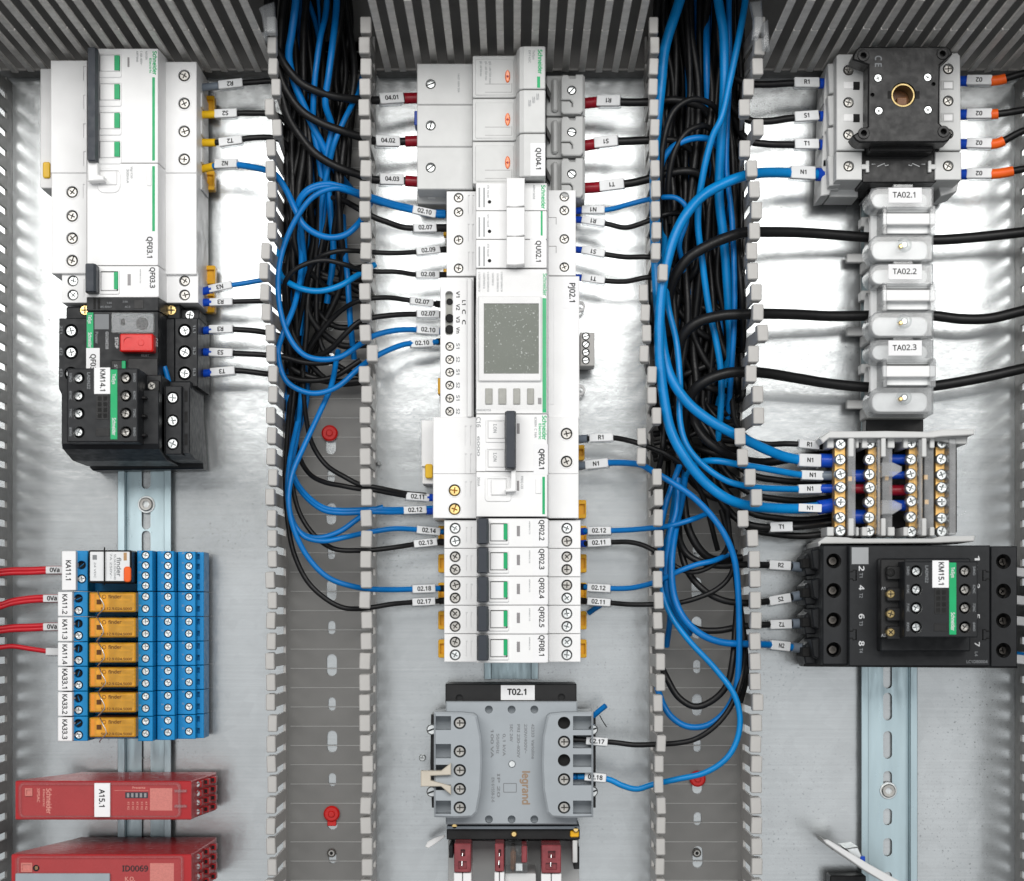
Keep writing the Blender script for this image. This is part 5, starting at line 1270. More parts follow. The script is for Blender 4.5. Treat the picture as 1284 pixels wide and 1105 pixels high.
def contactor_big():
    t = thing('contactor', 'large black four pole contactor labelled KM15.1 with green striped contact block', 'contactor', 1140, 760, 6)
    b = MB(); zt = 76; zm = 84
    ys = (703.5, 740.5, 777.5, 814.8)
    b.prism(rp(1031.5, 684, 1064, 833.5, zt), 12, zt, .6, [hc(1045.5, y, zt, 4.6, 14, 22) for y in ys])
    b.prism(rp(1242, 685, 1275.5, 836.5, zt), 12, zt, .6, [hc(1258.3, y+.8, zt, 4.6, 14, 22) for y in ys])
    b.prism(rp(1064.5, 684, 1241.5, 835.5, zm), 12, zm, .6)
    for i, y in enumerate(ys):   # wire entries, one ramp per pole
        b.prism(pp([(1009, y-6), (1018, y-14), (1033, y-17), (1033, y+18), (1010, y+18), (1008, y+8)], 46), 14, 46, .8)
        b.prism(pp([(1017, y-13), (1034, y-18), (1034, y+16), (1020, y+9)], 60), 30, 60, .8)
    h = b.part(t, 'housing', 'anthracite')
    for y in ys:
        screw(t, 1044, y, zt-11, 2.7, 'shadedsteel', 'hex', name='terminal_screw'); screw(t, 1257.5, y+1, zt-12.5, 2.8, 'shadedsteel', 'cross')
        for xx in (1045.5, 1258.3): MB().prism(circ(X(xx, zt), Y(y+(.8 if xx > 1200 else 0), zt), 4.5, 20), zt-14, zt-13.6, .05).part(t, 'well_shade', 'hole')  # black discs painting in the shade at the well bottoms
        MB().pb(1006, y-3, 1016, y+9, 20, 47, .5).part(t, 'wire_mouth', 'hole')
    # dovetail notches between terminal rows and body
    for y in (722, 796.5):
        MB().tube([P(1064.5, y-5, zm+.1), P(1069, y-5, zm+.1), P(1070, y-7, zm+.1), P(1073.5, y-7, zm+.1), P(1073.5, y+6, zm+.1), P(1070, y+6, zm+.1), P(1069, y+4, zm+.1), P(1064.5, y+4, zm+.1)], .35, 6).part(t, 'seam', 'hole')
        MB().tube([P(1241.5, y-5, zm+.1), P(1237, y-5, zm+.1), P(1236, y-7, zm+.1), P(1232.5, y-7, zm+.1), P(1232.5, y+6, zm+.1), P(1236, y+6, zm+.1), P(1237, y+4, zm+.1), P(1241.5, y+4, zm+.1)], .35, 6).part(t, 'seam', 'hole')
    MB().pb(1068, 686.5, 1089, 707.5, zm-.2, zm+.15, .02).part(t, 'sticker', 'printgrey')
    for s_, y in (('2', 713), ('4', 737), ('6', 773), ('8', 807)): vtext(h, s_, 1080, y-3.2, y+3.2, zm, 'printwhite', h=6.5)
    for s_, y in (('T1', 722), ('T2', 747), ('T3', 782), ('T4', 816)): vtext(h, s_, 1079.5, y-3, y+3, zm, 'printdim', h=4)
    for s_, y in (('1', 701), ('3', 735), ('5', 773), ('7', 808)): vtext(h, s_, 1225, y-3, y+3, zm, 'printwhite', h=6)
    for s_, y in (('L1', 712), ('L4', 820)): vtext(h, s_, 1224, y-3, y+3, zm, 'printdim', h=3.6)
    text(h, 'LC1D80004', 1225, 830, zm, 3.6, 0, 'printdim')
    MB().pb(1104, 700, 1217, 817, zm-2, 96, .8).part(t, 'coil_cover', 'anthracite')
    MB().pb(1104, 701, 1135, 800, 95, 104, .6).part(t, 'coil_block', 'black')
    for y in (718, 745, 770, 793):
        MB().prism(rr(1112, y-8, 1130, y+9, 108, 1.0), 100, 108, .5).part(t, 'coil_terminal', 'black')
        screw(t, 1117, y, 108.5, 2.6, 'dimbrass' if y > 740 else 'hole', 'cross')
    for s_, y in (('A1', 738), ('A2', 797)): text(h, s_, 1108, y, 104, 3.5, 0, 'printgrey')
    aux_front(t, 1134, 704, 1226, 799.5, 122, 'KM15.1')
    MB().prism(pp([(1008, 829), (1276, 836), (1276, 838), (1008, 836)], 30), 10, 30, .3).part(t, 'base', 'black')
contactor_big()
# the shorter bracket strip crossing the rail at the bottom right
t = thing('tilted_strip', 'white tilted strip with a blue tag crossing the right rail at the bottom', 'strip', 1080, 1080, 10)
MB().prism(pp([(1033, 1054), (1039, 1053.5), (1090, 1084), (1130, 1106), (1160, 1125), (1145, 1128), (1085, 1092), (1036, 1058)], 75), 71, 75, .5).part(t, 'edge_strip', 'white2')
MB().prism(pp([(1044, 1061), (1090, 1088), (1136, 1114), (1132, 1120), (1086, 1094), (1045, 1067)], 70), 8, 70, .3).part(t, 'sheet', 'grey2')
MB().prism(pp([(1060, 1064), (1076, 1062), (1084, 1080), (1070, 1076)], 66), 40, 66, .6).part(t, 'clear_tag', 'zinc')
MB().pb(1079, 1074, 1085, 1085, 50, 67, .4).part(t, 'blue_tag', 'ferblue')
MB().pb(1041, 1098, 1086, 1130, 6, 22, .6).solo('black_module', 'black', 'flat black module at the bottom edge left of the right rail', 'module', P(1063, 1110, 6))
# little things lying or fixed on the plate
screw(None, 529.5, 950.5, 3, 2.2, 'zinc', 'cross', name='plate_screw')
o_ = bpy.data.objects['plate_screw'] if 'plate_screw' in bpy.data.objects else None
for o_ in bpy.data.objects:
    if o_.name.startswith('plate_screw') and o_.parent is None: tag(o_, 'tiny bright screw in the plate left of the transformer', 'screw')
MB().tube([P(419.5+54, 581.5, 3), P(475.5, 581, 5)], 1.2, 8).solo('metal_shaving', 'zinc', 'small metal shaving on the plate beside the left duct', 'shaving', P(474, 581, 3))

# broken bits of clear duct cover left at the top ends of the ducts
for i, (pts, zz, lb) in enumerate((([(324, 10), (331, 6), (343, 2), (345, 40), (331, 41), (328, 20)], 92, 'clear broken plastic corner at the top left of the left duct'),
    ([(321, 42), (335, 38), (334, 50), (322, 49)], 84, 'small clear plastic flake left of the left duct top'),
    ([(941, 2), (955, 0), (957, 30), (951, 48), (944, 46), (946, 24)], 94, 'clear bent plastic strip at the top right of the right duct'),
    ([(956, 28), (963, 24), (966, 62), (957, 60)], 88, 'second clear plastic strip at the top right of the right duct'))):
    MB().prism(pp(pts, zz), zz-7, zz, .8).solo('plastic_flake', 'clearsleeve', lb, 'plastic flake', P(pts[0][0], pts[0][1], zz-7))

# ================================================================ wires
BK, BL, B2, RD = 'wireblack', 'wireblue', 'wireblue2', 'wirered'
def fer(m, L=8, r=2.3, a=0): return (m, a, L, r, 'ferrule')
GL = 'wires from the left devices into the left duct'
z0 = 34
# left devices -> left duct
def L_(label, y, mat, fm, mx, ml, s, pts, r=1.75, fl=9, x0=253, zz=32, fr=2.5):
    wire(label, mat, r, [(x0, y, zz)]+pts, [(mx, ml, s, 180)], [fer(fm, fl, fr)], GL)
L_('black wire with grey ferrule, topmost of those leaving breaker QF03.1', 110, BK, 'fergrey', 290, 31, 'R2', [(290, 106, 34), (320, 103, 36), (352, 104, 36), (372, 130, 30), (385, 190, 20), (380, 280, 12)], 1.9, 11)
L_('black wire with yellow ferrule and sleeve S2 from breaker QF03.1', 144, BK, 'yellow', 284, 29, 'S2', [(284, 143, 34), (312, 142, 36), (350, 146, 34), (366, 165, 28), (376, 220, 18), (372, 300, 10)], 1.9)
L_('black wire with yellow ferrule and sleeve T2 from breaker QF03.1', 179, BK, 'yellow', 290, 30, 'T2', [(268, 179, 33), (290, 177.5, 35), (315, 173, 36), (350, 175, 34), (364, 190, 28), (372, 240, 18), (368, 330, 10)], 1.9)
L_('blue wire with yellow ferrule from breaker QF03.1 looping into the left duct', 212, BL, 'yellow', 285, 32, 'N2', [(285, 206, 40), (312, 209, 46), (335, 214, 52), (346, 220, 58), (358, 237, 60), (370, 262, 62), (380, 281, 62), (396, 293, 62), (415, 298, 62), (434, 294, 62), (450, 280, 60), (458, 266, 52), (464, 256, 40)], 2.0)
L_('blue wire with blue ferrule leaving breaker QF03.3', 366, BL, 'ferblue', 277.5, 30, 'N3', [(277, 360, 34), (305, 355.5, 36), (335, 351, 36), (352, 352, 32), (366, 372, 24), (372, 420, 16)], 1.6, 7)
L_('black wire with blue ferrule leaving breaker QF03.3, below the blue one', 379.5, BK, 'ferblue', 278, 30, 'R3', [(278, 379, 34), (305, 378, 36), (335, 378, 36), (355, 382, 30), (368, 410, 20)], 1.6, 7)
L_('black wire with blue ferrule, top of three leaving the motor breaker', 415, BK, 'ferblue', 278, 31, 'R3', [(278, 413, 34), (300, 413.5, 36), (330, 416.5, 36), (355, 424, 30), (372, 445, 20)], 1.8, 7)
L_('black wire with blue ferrule, middle one leaving the motor breaker', 441.5, BK, 'ferblue', 278, 31, 'S3', [(278, 442.5, 34), (300, 443.5, 36), (330, 445, 36), (356, 448, 34), (385, 455, 30), (420, 452, 26), (450, 430, 24)], 1.8, 7)
L_('black wire with blue ferrule, lowest leaving the motor breaker', 468.5, BK, 'ferblue', 280, 32, 'T3', [(280, 466, 34), (300, 465, 36), (330, 468.5, 36), (356, 472, 32), (380, 477, 28), (415, 474, 26), (452, 452, 24)], 1.8, 7)

# left duct -> middle devices
GM = 'wires between the left duct and the middle column'
def M_(label, y, mat, fm, mx, ml, s, pts, r=1.6, fl=5, x0=556, zz=30, fr=2.0, twin=None):
    wire(label, mat, r, [(x0, y, zz)]+pts, [(mx, ml, s, 0)], [fer(fm, fl, fr)], GM, twin=twin)
M_('thick black wire with red ferrule, sleeve 04.01, uppermost left of the fuse holder', 123, BK, 'ferred', 491.5, 31, '04.01', [(510, 123.5, 33), (490, 124.5, 36), (468, 126, 40), (450, 125, 46), (421, 121.5, 52), (396, 114, 56), (377, 104, 58), (362, 88, 60), (350, 68, 60), (340, 46, 60), (336, 10, 60), (338, -40, 60)], 2.6, 9, 524, 33, 3.5)
M_('thick black wire with red ferrule, sleeve 04.02, middle left of the fuse holder', 177, BK, 'ferred', 485, 31, '04.02', [(508, 177.5, 33), (485, 178, 36), (466, 176, 40), (449, 171, 46), (428, 164, 50), (404, 155, 52), (378, 139, 54), (358, 112, 56), (347, 80, 57), (342, 40, 57), (346, -40, 57)], 2.6, 8, 524, 33, 3.5)
M_('thick black wire with red ferrule, sleeve 04.03, lowest left of the fuse holder', 228, BK, 'ferred', 491.5, 31, '04.03', [(508, 227, 33), (490, 226, 36), (466, 225, 40), (449, 219, 44), (418, 207, 48), (396, 193, 50), (376, 170, 50), (362, 148, 52), (352, 110, 54), (351, 60, 54), (360, -40, 54)], 2.6, 8, 524, 33, 3.5)
M_('pair of blue wires sharing one sleeve marked 02.10 into switch QU02.1', 270, BL, 'wireblue', 531, 30, '02.10', [(540, 269.5, 32), (515, 264, 36), (490, 258, 42), (468, 251, 48), (452, 246, 56), (430, 238, 62), (408, 234, 64), (386, 241, 64), (374, 258, 60), (377, 285, 50), (382, 340, 36), (376, 420, 22)], 1.7, 5, 558, 30, 2.0, (0, -3.6))
M_('black wire with sleeve 02.07 into switch QU02.1, top black one', 286, BK, 'black', 532, 30, '02.07', [(545, 286, 32), (525, 286.5, 36), (505, 285, 38), (485, 278.5, 42), (468, 272, 44), (450, 262, 44), (425, 250, 38), (400, 250, 30), (385, 275, 22), (372, 340, 14)], 1.9, 9, 562, 30, 2.6)
M_('black wire with sleeve 02.09 into switch QU02.1', 313, BK, 'black', 537.5, 31, '02.09', [(548, 313.5, 32), (523, 316, 36), (495, 317.5, 42), (468, 316.5, 46), (450, 315, 52), (424, 315, 56), (402, 322, 54), (388, 340, 44), (378, 390, 30), (365, 460, 18)], 1.55, 6, 560, 30, 2.0)
M_('black wire with sleeve 02.08, just above the energy meter', 345, BK, 'black', 536, 30, '02.08', [(548, 345, 32), (522, 344.5, 36), (497, 341, 42), (468, 340.5, 46), (450, 338, 54), (431, 331.5, 60), (408, 326.5, 62), (388, 329.5, 62), (369, 339, 60), (358, 353, 56), (357, 375, 46), (368, 440, 24)], 1.55, 6, 560, 30, 2.0)
M_('black wire with sleeve 02.07, top one entering the energy meter', 382, BK, 'black', 528, 30, '02.07', [(545, 381, 32), (528, 379, 36), (508, 376, 38), (490, 373.5, 42), (468, 374, 46), (448, 378, 44), (425, 392, 36), (400, 420, 28), (380, 455, 20), (366, 520, 14)], 1.6, 5, 556, 30, 2.2)
M_('black wire with sleeve 02.07, second one entering the energy meter', 394.5, BK, 'black', 536, 29, '02.07', [(548, 394.5, 32), (522, 394, 36), (495, 395, 42), (468, 398.5, 46), (450, 404, 48), (432, 420, 46), (412, 440, 40), (385, 450, 30), (366, 452, 20)], 1.75, 4, 558, 30, 2.2)
M_('blue wire with sleeve 02.10, upper one entering the energy meter', 416, BL, 'wireblue', 536, 29, '02.10', [(548, 415.5, 34), (522, 413.5, 38), (495, 414.5, 46), (468, 421.5, 52), (450, 433, 58), (427, 447.5, 62), (404, 451, 64), (382, 445.5, 64), (365, 427, 64), (352, 392, 64), (349, 345, 64), (357, 306, 64), (374, 270, 66), (394, 246, 68), (420, 236, 68), (446, 243, 60), (466, 251, 48), (480, 256, 42)], 1.75, 5, 557, 30, 2.0)
M_('blue wire with clear sleeve 02.10, lower one entering the energy meter', 428, BL, 'black', 528, 29, '02.10', [(545, 429, 34), (528, 431, 36), (512, 431, 40), (492, 437, 46), (468, 449, 52), (450, 462, 58), (424, 484.5, 60), (401, 493, 60), (382, 491.5, 60), (360, 479, 60), (351, 459, 60), (349, 438, 60), (356, 416, 60), (370, 380, 54), (378, 330, 44), (372, 270, 34)], 1.75, 5, 556, 30, 2.2)
M_('pair of black wires in one sleeve marked 02.11 into breaker QF02.1', 624, BK, 'ferblue', 521.5, 30, '02.11', [(535, 624, 34), (510, 622, 38), (490, 618.5, 44), (468, 614.5, 48), (450, 613, 50), (428, 609, 48), (408, 605, 44), (390, 596, 38), (377, 577, 32), (368, 540, 24), (362, 480, 16)], 1.6, 6, 546, 32, 2.4)
wire('black wire curving down the left duct beside the 02.11 pair', BK, 1.6, [(534, 621, 35), (508, 618.5, 39), (490, 615, 45), (470, 611, 49), (452, 608, 50), (432, 598, 50), (410, 584, 46), (393, 560, 42), (384, 525, 34), (380, 470, 24), (385, 400, 14)], group=GM)
M_('pair of blue wires in one sleeve marked 02.12 into breaker QF02.1', 640.5, BL, 'ferblue', 521, 30, '02.12', [(535, 641, 34), (510, 642, 38), (490, 642.5, 44), (468, 642, 48), (450, 643, 50), (427, 643.5, 50), (407, 640.5, 48), (387, 627, 44), (371, 606, 40), (362, 570, 34), (362, 500, 24)], 1.6, 6, 546, 32, 2.4, (0, -3.6))
wire('blue wire rising to the 02.12 pair from the bottom of its loop', BL, 1.75, [(480, 636, 46), (468, 640, 48), (450, 650, 52), (427, 666, 54), (404, 674, 54), (386, 673, 54), (373, 664, 54), (363, 640, 54), (362, 600, 50), (372, 550, 40), (378, 490, 26)], group=GM)
M_('blue wire with sleeve 02.14 into breaker QF02.2', 667, BL, 'black', 537.5, 31, '02.14', [(548, 666.5, 32), (520, 664, 38), (495, 663, 44), (472, 666, 48), (452, 669.5, 52), (432, 674, 56), (404, 678.5, 58), (382, 673, 58), (368, 656, 58), (361, 625, 56), (363, 580, 50), (373, 530, 38)], 1.65, 4, 562, 28, 2.0)
M_('black wire with sleeve 02.13 into breaker QF02.2', 680, BK, 'black', 532, 30, '02.13', [(545, 680, 32), (520, 682.5, 36), (498, 686, 42), (470, 689.5, 46), (450, 690.5, 48), (418, 688, 48), (393, 670, 46), (376, 644, 44), (367, 610, 40), (363, 560, 32), (370, 480, 20)], 1.6, 6, 561, 28, 2.2)
M_('blue wire with sleeve 02.18, lowest blue one left of the middle column', 738, BL, 'black', 531, 30, '02.18', [(545, 738, 32), (515, 739, 38), (490, 739.5, 44), (468, 739, 50), (450, 737, 54), (412.6, 725, 58), (387, 700, 60), (369, 665, 62), (362, 630, 62), (366, 596, 60), (382, 558, 56), (402, 515, 50), (415, 485, 44), (424, 440, 30)], 1.75, 6, 562, 28, 2.1)
M_('black wire with sleeve 02.17, lowest wire left of the middle column', 753, BK, 'black', 531, 30, '02.17', [(545, 754, 32), (515, 755.5, 38), (492, 757.5, 44), (468, 761.5, 48), (450, 763.5, 50), (432, 762.5, 52), (413, 754, 52), (387, 731, 52), (369, 695, 52), (361, 655, 50), (358, 610, 46), (360, 550, 36), (365, 480, 20)], 1.6, 6, 562, 28, 2.1)

# middle devices -> right duct
GR = 'wires between the middle column and the right duct'
def R_(label, y, mat, fm, mx, ml, s, pts, r=1.6, fl=6, x0=722, zz=30, fr=2.4, rot=0):
    wire(label, mat, r, [(x0, y, zz)]+pts, [(mx, ml, s, rot)], [fer(fm, fl, fr)], GR)
R_('thick black wire with red ferrule, top right of the grey fuse holder', 130, BK, 'ferred', 764, 30, 'R1', [(745, 128.5, 33), (764, 127.5, 36), (790, 128.5, 38), (815, 128, 40), (850, 126, 42), (885, 140, 36), (900, 200, 24)], 2.6, 10, 732, 32, 3.5, 180)
R_('thick black wire with red ferrule, middle right of the grey fuse holder', 183, BK, 'ferred', 761, 30, 'S1', [(745, 181, 33), (761, 178.5, 36), (790, 177, 38), (815, 176, 40), (850, 178, 38), (878, 205, 30), (885, 300, 18)], 2.6, 9, 732, 32, 3.5, 180)
R_('thick black wire with red ferrule, lowest right of the grey fuse holder', 236, BK, 'ferred', 768, 31, 'T1', [(748, 235, 33), (768, 232.5, 36), (795, 229, 38), (815, 224, 40), (840, 217, 42), (870, 216, 42), (890, 235, 34), (895, 310, 20)], 2.6, 11, 732, 32, 3.5, 180)
R_('blue wire with blue ferrule from the top right of switch QU02.1', 264.5, BL, 'ferblue', 745.5, 29, 'N1', [(735, 263.5, 33), (762, 263, 36), (790, 256, 42), (812, 250.5, 46), (832, 247.5, 52), (848, 248.5, 54), (860, 259, 54), (861, 277, 52), (852, 306, 48), (856, 330, 40), (866, 380, 26)], 1.65, 6, 722, 30, 2.2, 180)
R_('black wire with sleeve R1 sagging from switch QU02.1', 275.5, BK, 'ferblue', 745.5, 30, 'R1', [(735, 276.5, 33), (762, 281, 36), (785, 285.5, 40), (812, 277.5, 44), (838, 268, 44), (862, 272, 36), (880, 320, 22)], 1.65, 6, 722, 30, 2.2, 180)
R_('black wire with sleeve S1 from the right of switch QU02.1', 313, BK, 'ferblue', 745, 30, 'S1', [(735, 314.5, 33), (762, 319.5, 36), (785, 322.5, 40), (812, 322.5, 44), (838, 328, 40), (856, 350, 30), (866, 420, 18)], 1.65, 6, 722, 30, 2.2, 180)
R_('black wire with sleeve T1 from the lowest right terminal of switch QU02.1', 348, BK, 'ferblue', 745.5, 30, 'T1', [(735, 349, 33), (762, 352.5, 36), (785, 353, 40), (812, 348, 44), (838, 350, 38), (858, 380, 26)], 1.65, 6, 722, 30, 2.2, 180)
R_('black wire with grey ferrule and sleeve R1 from breaker QF02.1', 551, BK, 'fergrey', 753, 30, 'R1', [(738, 550, 33), (768, 549, 36), (790, 553, 42), (812, 560, 46), (836, 570, 46), (858, 586, 42), (880, 620, 32), (900, 690, 20)], 1.7, 7, 724, 30, 2.6)
R_('blue wire with grey ferrule and sleeve N1, crossing the right duct downwards', 585, BL, 'fergrey', 749.5, 30, 'N1', [(735, 583.5, 34), (765, 580.5, 40), (790, 581, 50), (805, 583.5, 58), (818, 591, 64), (840, 603.5, 66), (868, 622.5, 68), (894, 649, 68), (911, 675, 68), (921, 702, 66), (925.5, 740, 64), (927, 790, 62), (926.5, 830, 60), (924, 857, 58), (917, 880, 56), (902, 900, 54), (882, 911, 52), (860, 910.5, 50), (842, 899, 48), (832, 884, 46), (824, 862, 40)], 2.0, 7, 724, 30, 2.6)
R_('blue wire with blue ferrule and sleeve 02.12 from breaker QF02.2', 667, BL, 'ferblue', 751, 30, '02.12', [(737, 666, 33), (766, 665.5, 38), (790, 664.5, 44), (814, 662.5, 50), (840, 659.5, 56), (868, 651.5, 56), (885, 645, 48)], 1.7, 5, 727, 28, 2.3)
R_('black wire with blue ferrule and sleeve 02.11 from breaker QF02.2', 682, BK, 'ferblue', 751, 30, '02.11', [(737, 681.5, 33), (766, 680, 38), (790, 680, 44), (808, 684.5, 48), (827, 695, 52), (845, 709, 56), (865, 717.5, 58), (885, 713.5, 58), (903, 700, 56), (914, 680, 50), (912, 640, 40)], 1.6, 5, 727, 28, 2.3)
R_('blue wire with black ferrule and sleeve 02.12 from breaker QF02.4', 735.5, BL, 'black', 750.5, 30, '02.12', [(737, 736.5, 33), (765, 738, 38), (790, 737.5, 44), (812, 733, 50), (827, 728, 56), (850, 717, 62), (874, 708, 64), (894, 703.5, 62), (912, 696, 52)], 1.7, 5, 727, 28, 2.1)
R_('black wire with black ferrule and sleeve 02.11 from breaker QF02.4', 753.5, BK, 'black', 750.5, 30, '02.11', [(737, 754, 33), (765, 756, 38), (790, 758, 44), (816, 758, 48), (845, 757, 52), (874, 750, 54), (900, 738, 54), (916, 721, 52), (922, 690, 46)], 1.6, 5, 727, 28, 2.1)
R_('black wire with sleeve 02.17 leaving the transformer', 927, BK, 'black', 748, 27, '02.17', [(732, 928, 56), (748, 929.5, 56), (770, 931, 54), (795, 934, 54), (820, 933.5, 54), (848, 932, 56), (870, 927.5, 58), (890, 916, 60), (909, 897, 60), (923, 872, 60), (931, 843, 58), (933, 815, 52), (930, 770, 44)], 1.7, 4, 716, 56, 1.9)
R_('blue wire with sleeve 02.18 leaving the transformer and looping up the right duct', 974, B2, 'wireblue', 747, 27, '02.18', [(732, 974, 56), (747, 974.5, 58), (765, 978, 58), (780, 985, 58), (798, 989.5, 58), (818, 984, 60), (850, 977, 64), (884, 969, 66), (910, 952, 68), (923, 931, 68), (928, 903, 68), (921, 872, 68), (898, 840, 66), (862, 801, 62), (840, 769, 58), (831, 740, 54), (832, 700, 48), (842, 650, 40), (850, 590, 26)], 1.85, 4, 716, 56, 2.0)

# right duct -> right devices
GX = 'wires between the right duct and the right devices'
def X_(label, y, mat, fm, mx, ml, s, pts, r=2.3, fl=7, x0=1040, zz=34, fr=3.3, rot=0):
    wire(label, mat, r, [(x0, y, zz)]+pts, [(mx, ml, s, rot)], [fer(fm, fl, fr)], GX)
X_('thick black wire with blue ferrule, top left of the isolator switch', 105, BK, 'ferblue', 1012, 32, 'R1', [(1020, 104.5, 36), (990, 104.5, 38), (960, 106, 40), (935, 104, 40), (915, 90, 36), (905, 30, 26), (905, -40, 20)])
X_('thick black wire with blue ferrule, second left of the isolator switch', 146, BK, 'ferblue', 1010.5, 31, 'S1', [(1020, 146, 36), (990, 148.5, 38), (965, 152, 40), (940, 151, 40), (918, 132, 34), (910, 60, 22), (912, -40, 16)])
X_('thick black wire with blue ferrule, third left of the isolator switch', 182, BK, 'ferblue', 1009, 31, 'T1', [(1020, 181.5, 36), (990, 181.5, 38), (960, 180.5, 40), (938, 176, 40), (922, 150, 32), (917, 60, 20), (919, -40, 14)])
X_('thick blue wire with sleeve N1 from the isolator curving down to the terminal block', 220, B2, 'ferblue', 1005.5, 32, 'N1', [(1020, 218.5, 38), (990, 217, 42), (965, 216.5, 52), (946, 218, 60), (929, 222, 64), (905, 231.5, 66), (880, 246.5, 68), (861, 268, 70), (847, 294, 70), (838, 322, 70), (831, 355, 70), (827, 400, 70), (827, 445, 70), (832, 496, 70), (842, 542, 70), (861, 577, 70), (885, 606, 68), (911, 625, 66), (937, 634, 60), (965, 637, 54), (1000, 638, 46), (1042, 634, 38)], 3.2, 10, 1042, 34, 4.2)
# its far end in the terminal block
wire('blue ferrule end of the thick blue wire in the lower part of the terminal block', 'ferblue', 4.4, [(1045, 633.5, 40), (1036, 635, 41), (1026, 636.5, 42)], name='ferrule', cat='ferrule')
def mark(label, px, py, z, ln, s, ang=0):
    t = thing('wire_marker', label, 'wire marker', px, py, z)
    h = ln/2; m = MB().pb(px-h, py-5, px+h, py+5, z-.6, z, .25).part(t, 'marker_label', 'sleeve')
    text(m, s, px, py, z, 5, 0)
    m.rotation_euler = (0, 0, math.radians(ang))
mark('white N1 marker on the lower thick blue wire at the terminal block', 1016, 637, 50, 29, 'N1', -2)
X_('thick blue wire with sleeve N1, upper one into the terminal block', 578, B2, 'ferblue', 1013, 29, 'N1', [(1030, 577.5, 40), (1010, 577.5, 42), (985, 573, 46), (960, 563.5, 54), (940, 554, 60), (917, 542.5, 64), (888, 526, 66), (862, 504.5, 66), (842, 475, 66), (833, 446, 64), (827, 400, 62), (823, 340, 60), (821, 260, 58), (822, 180, 56), (829, 105, 56), (834, 60, 56), (848, 14, 56), (866, -40, 56)], 3.2, 9, 1046, 40, 4.4)
X_('medium blue wire with grey ferrule and sleeve N1 into the terminal block', 596.5, B2, 'fergrey', 1018, 28, 'N1', [(1030, 596.5, 40), (1005, 595.5, 42), (980, 591.5, 48), (955, 587, 54), (926, 582.5, 58), (897, 578, 58), (876, 581, 50), (858, 600, 36), (846, 650, 22)], 2.1, 8, 1046, 40, 3.0)
X_('medium blue wire with blue ferrule and sleeve N1, third into the terminal block', 612.5, B2, 'ferblue', 1015.5, 30, 'N1', [(1030, 613, 40), (1005, 613.5, 42), (980, 613, 48), (955, 612, 56), (935, 609.5, 60), (911, 603, 62), (882, 583.5, 62), (862, 560, 62), (853, 531, 60), (852.5, 478, 58), (848, 428, 56), (838, 385, 54), (833, 330, 44), (836, 250, 30)], 2.0, 9, 1046, 40, 2.8)
X_('black wire with clear sleeve R1 at the top left of the terminal block', 561, BK, 'black', 1012, 28, 'R1', [(1030, 560, 34), (1010, 557.5, 38), (985, 556.5, 40), (960, 557, 44), (942, 552, 44), (925, 535, 36), (915, 480, 24)], 1.8, 3, 1042, 34, 2.0)
X_('black wire with white sleeve T1 below the blue wires of the terminal block', 655, BK, 'black', 978.5, 30, 'T1', [(1030, 657, 30), (1005, 660, 34), (978, 661, 36), (955, 661, 40), (932, 655, 40), (905, 630, 32), (890, 570, 22), (885, 490, 14)], 2.3, 3, 1046, 30, 2.6)
for i, (y, zz) in enumerate(((600, 24), (624, 24), (648, 26), (668, 26))):
    wire('black wire behind the blue ones at the left of the terminal block', BK, 2.2, [(1045, y, zz), (1010, y+4, zz), (975, y+2, zz+2), (940, y-6, zz+4), (905, y-40, zz), (885, y-110, 16)], group='black wires behind the blue terminal block wires')
X_('black wire with grey ferrule and sleeve R2 at the large contactor', 712, BK, 'fergrey', 976.5, 31, 'R2', [(1000, 711, 34), (976, 709, 38), (955, 708.5, 44), (937, 708, 48), (903, 709.5, 50), (882, 706, 50), (862, 695, 48), (850, 670, 42), (846, 620, 32)], 2.1, 12, 1016, 34, 3.1)
X_('black wire with grey ferrule and sleeve S2 at the large contactor', 745, BK, 'fergrey', 976.5, 31, 'S2', [(1000, 747.5, 34), (976, 752, 38), (955, 755, 44), (937, 756, 48), (911, 754, 48), (888, 744, 48), (865, 721, 46), (854, 690, 42), (850, 630, 32)], 2.1, 12, 1016, 34, 3.1)
X_('black wire with grey ferrule and sleeve T2 at the large contactor', 781.5, BK, 'fergrey', 977.5, 31, 'T2', [(1000, 782, 34), (977, 783, 38), (955, 783.5, 44), (926, 786.5, 46), (897, 791, 46), (872, 788, 44), (852, 770, 40), (843, 730, 34), (845, 660, 24)], 2.1, 12, 1016, 34, 3.1, 180)
X_('blue wire with grey ferrule and sleeve N2 at the large contactor', 814, BL, 'fergrey', 975.5, 31, 'N2', [(1000, 812.5, 34), (976, 809.5, 40), (955, 808, 50), (934, 807.5, 58), (905, 805.5, 62), (880, 796, 64), (859, 777, 64), (846, 750, 62), (842, 712, 60), (846, 670, 54), (856, 620, 42), (862, 560, 28)], 2.2, 12, 1016, 34, 3.1)
# isolator -> right cabinet edge
for y, ye, lb, m0, o1 in ((102, 92, 'top', 1228, 1258), (144, 138, 'second', 1227, 1248), (181, 164, 'third', 1228.5, 1256), (219, 212, 'lowest', 1228, 1267)):
    a = (1246-1205)/sc(40); bnd = (o1-1205)/sc(40)
    wire('black wire with white and orange sleeves, %s on the right of the isolator switch' % lb, BK, 2.3,
         [(1203, y, 34), (1225, y-.5, 38), (1250, y-1, 42), (1284, ye, 44), (1320, ye-5, 44)], [(m0, 31, '02', 180)],
         [fer('ferblue', 5, 3.3), ('orange', 19.7, max(bnd+2, 24), 3.15, 'orange_sleeve')], 'wires leaving the isolator to the right')
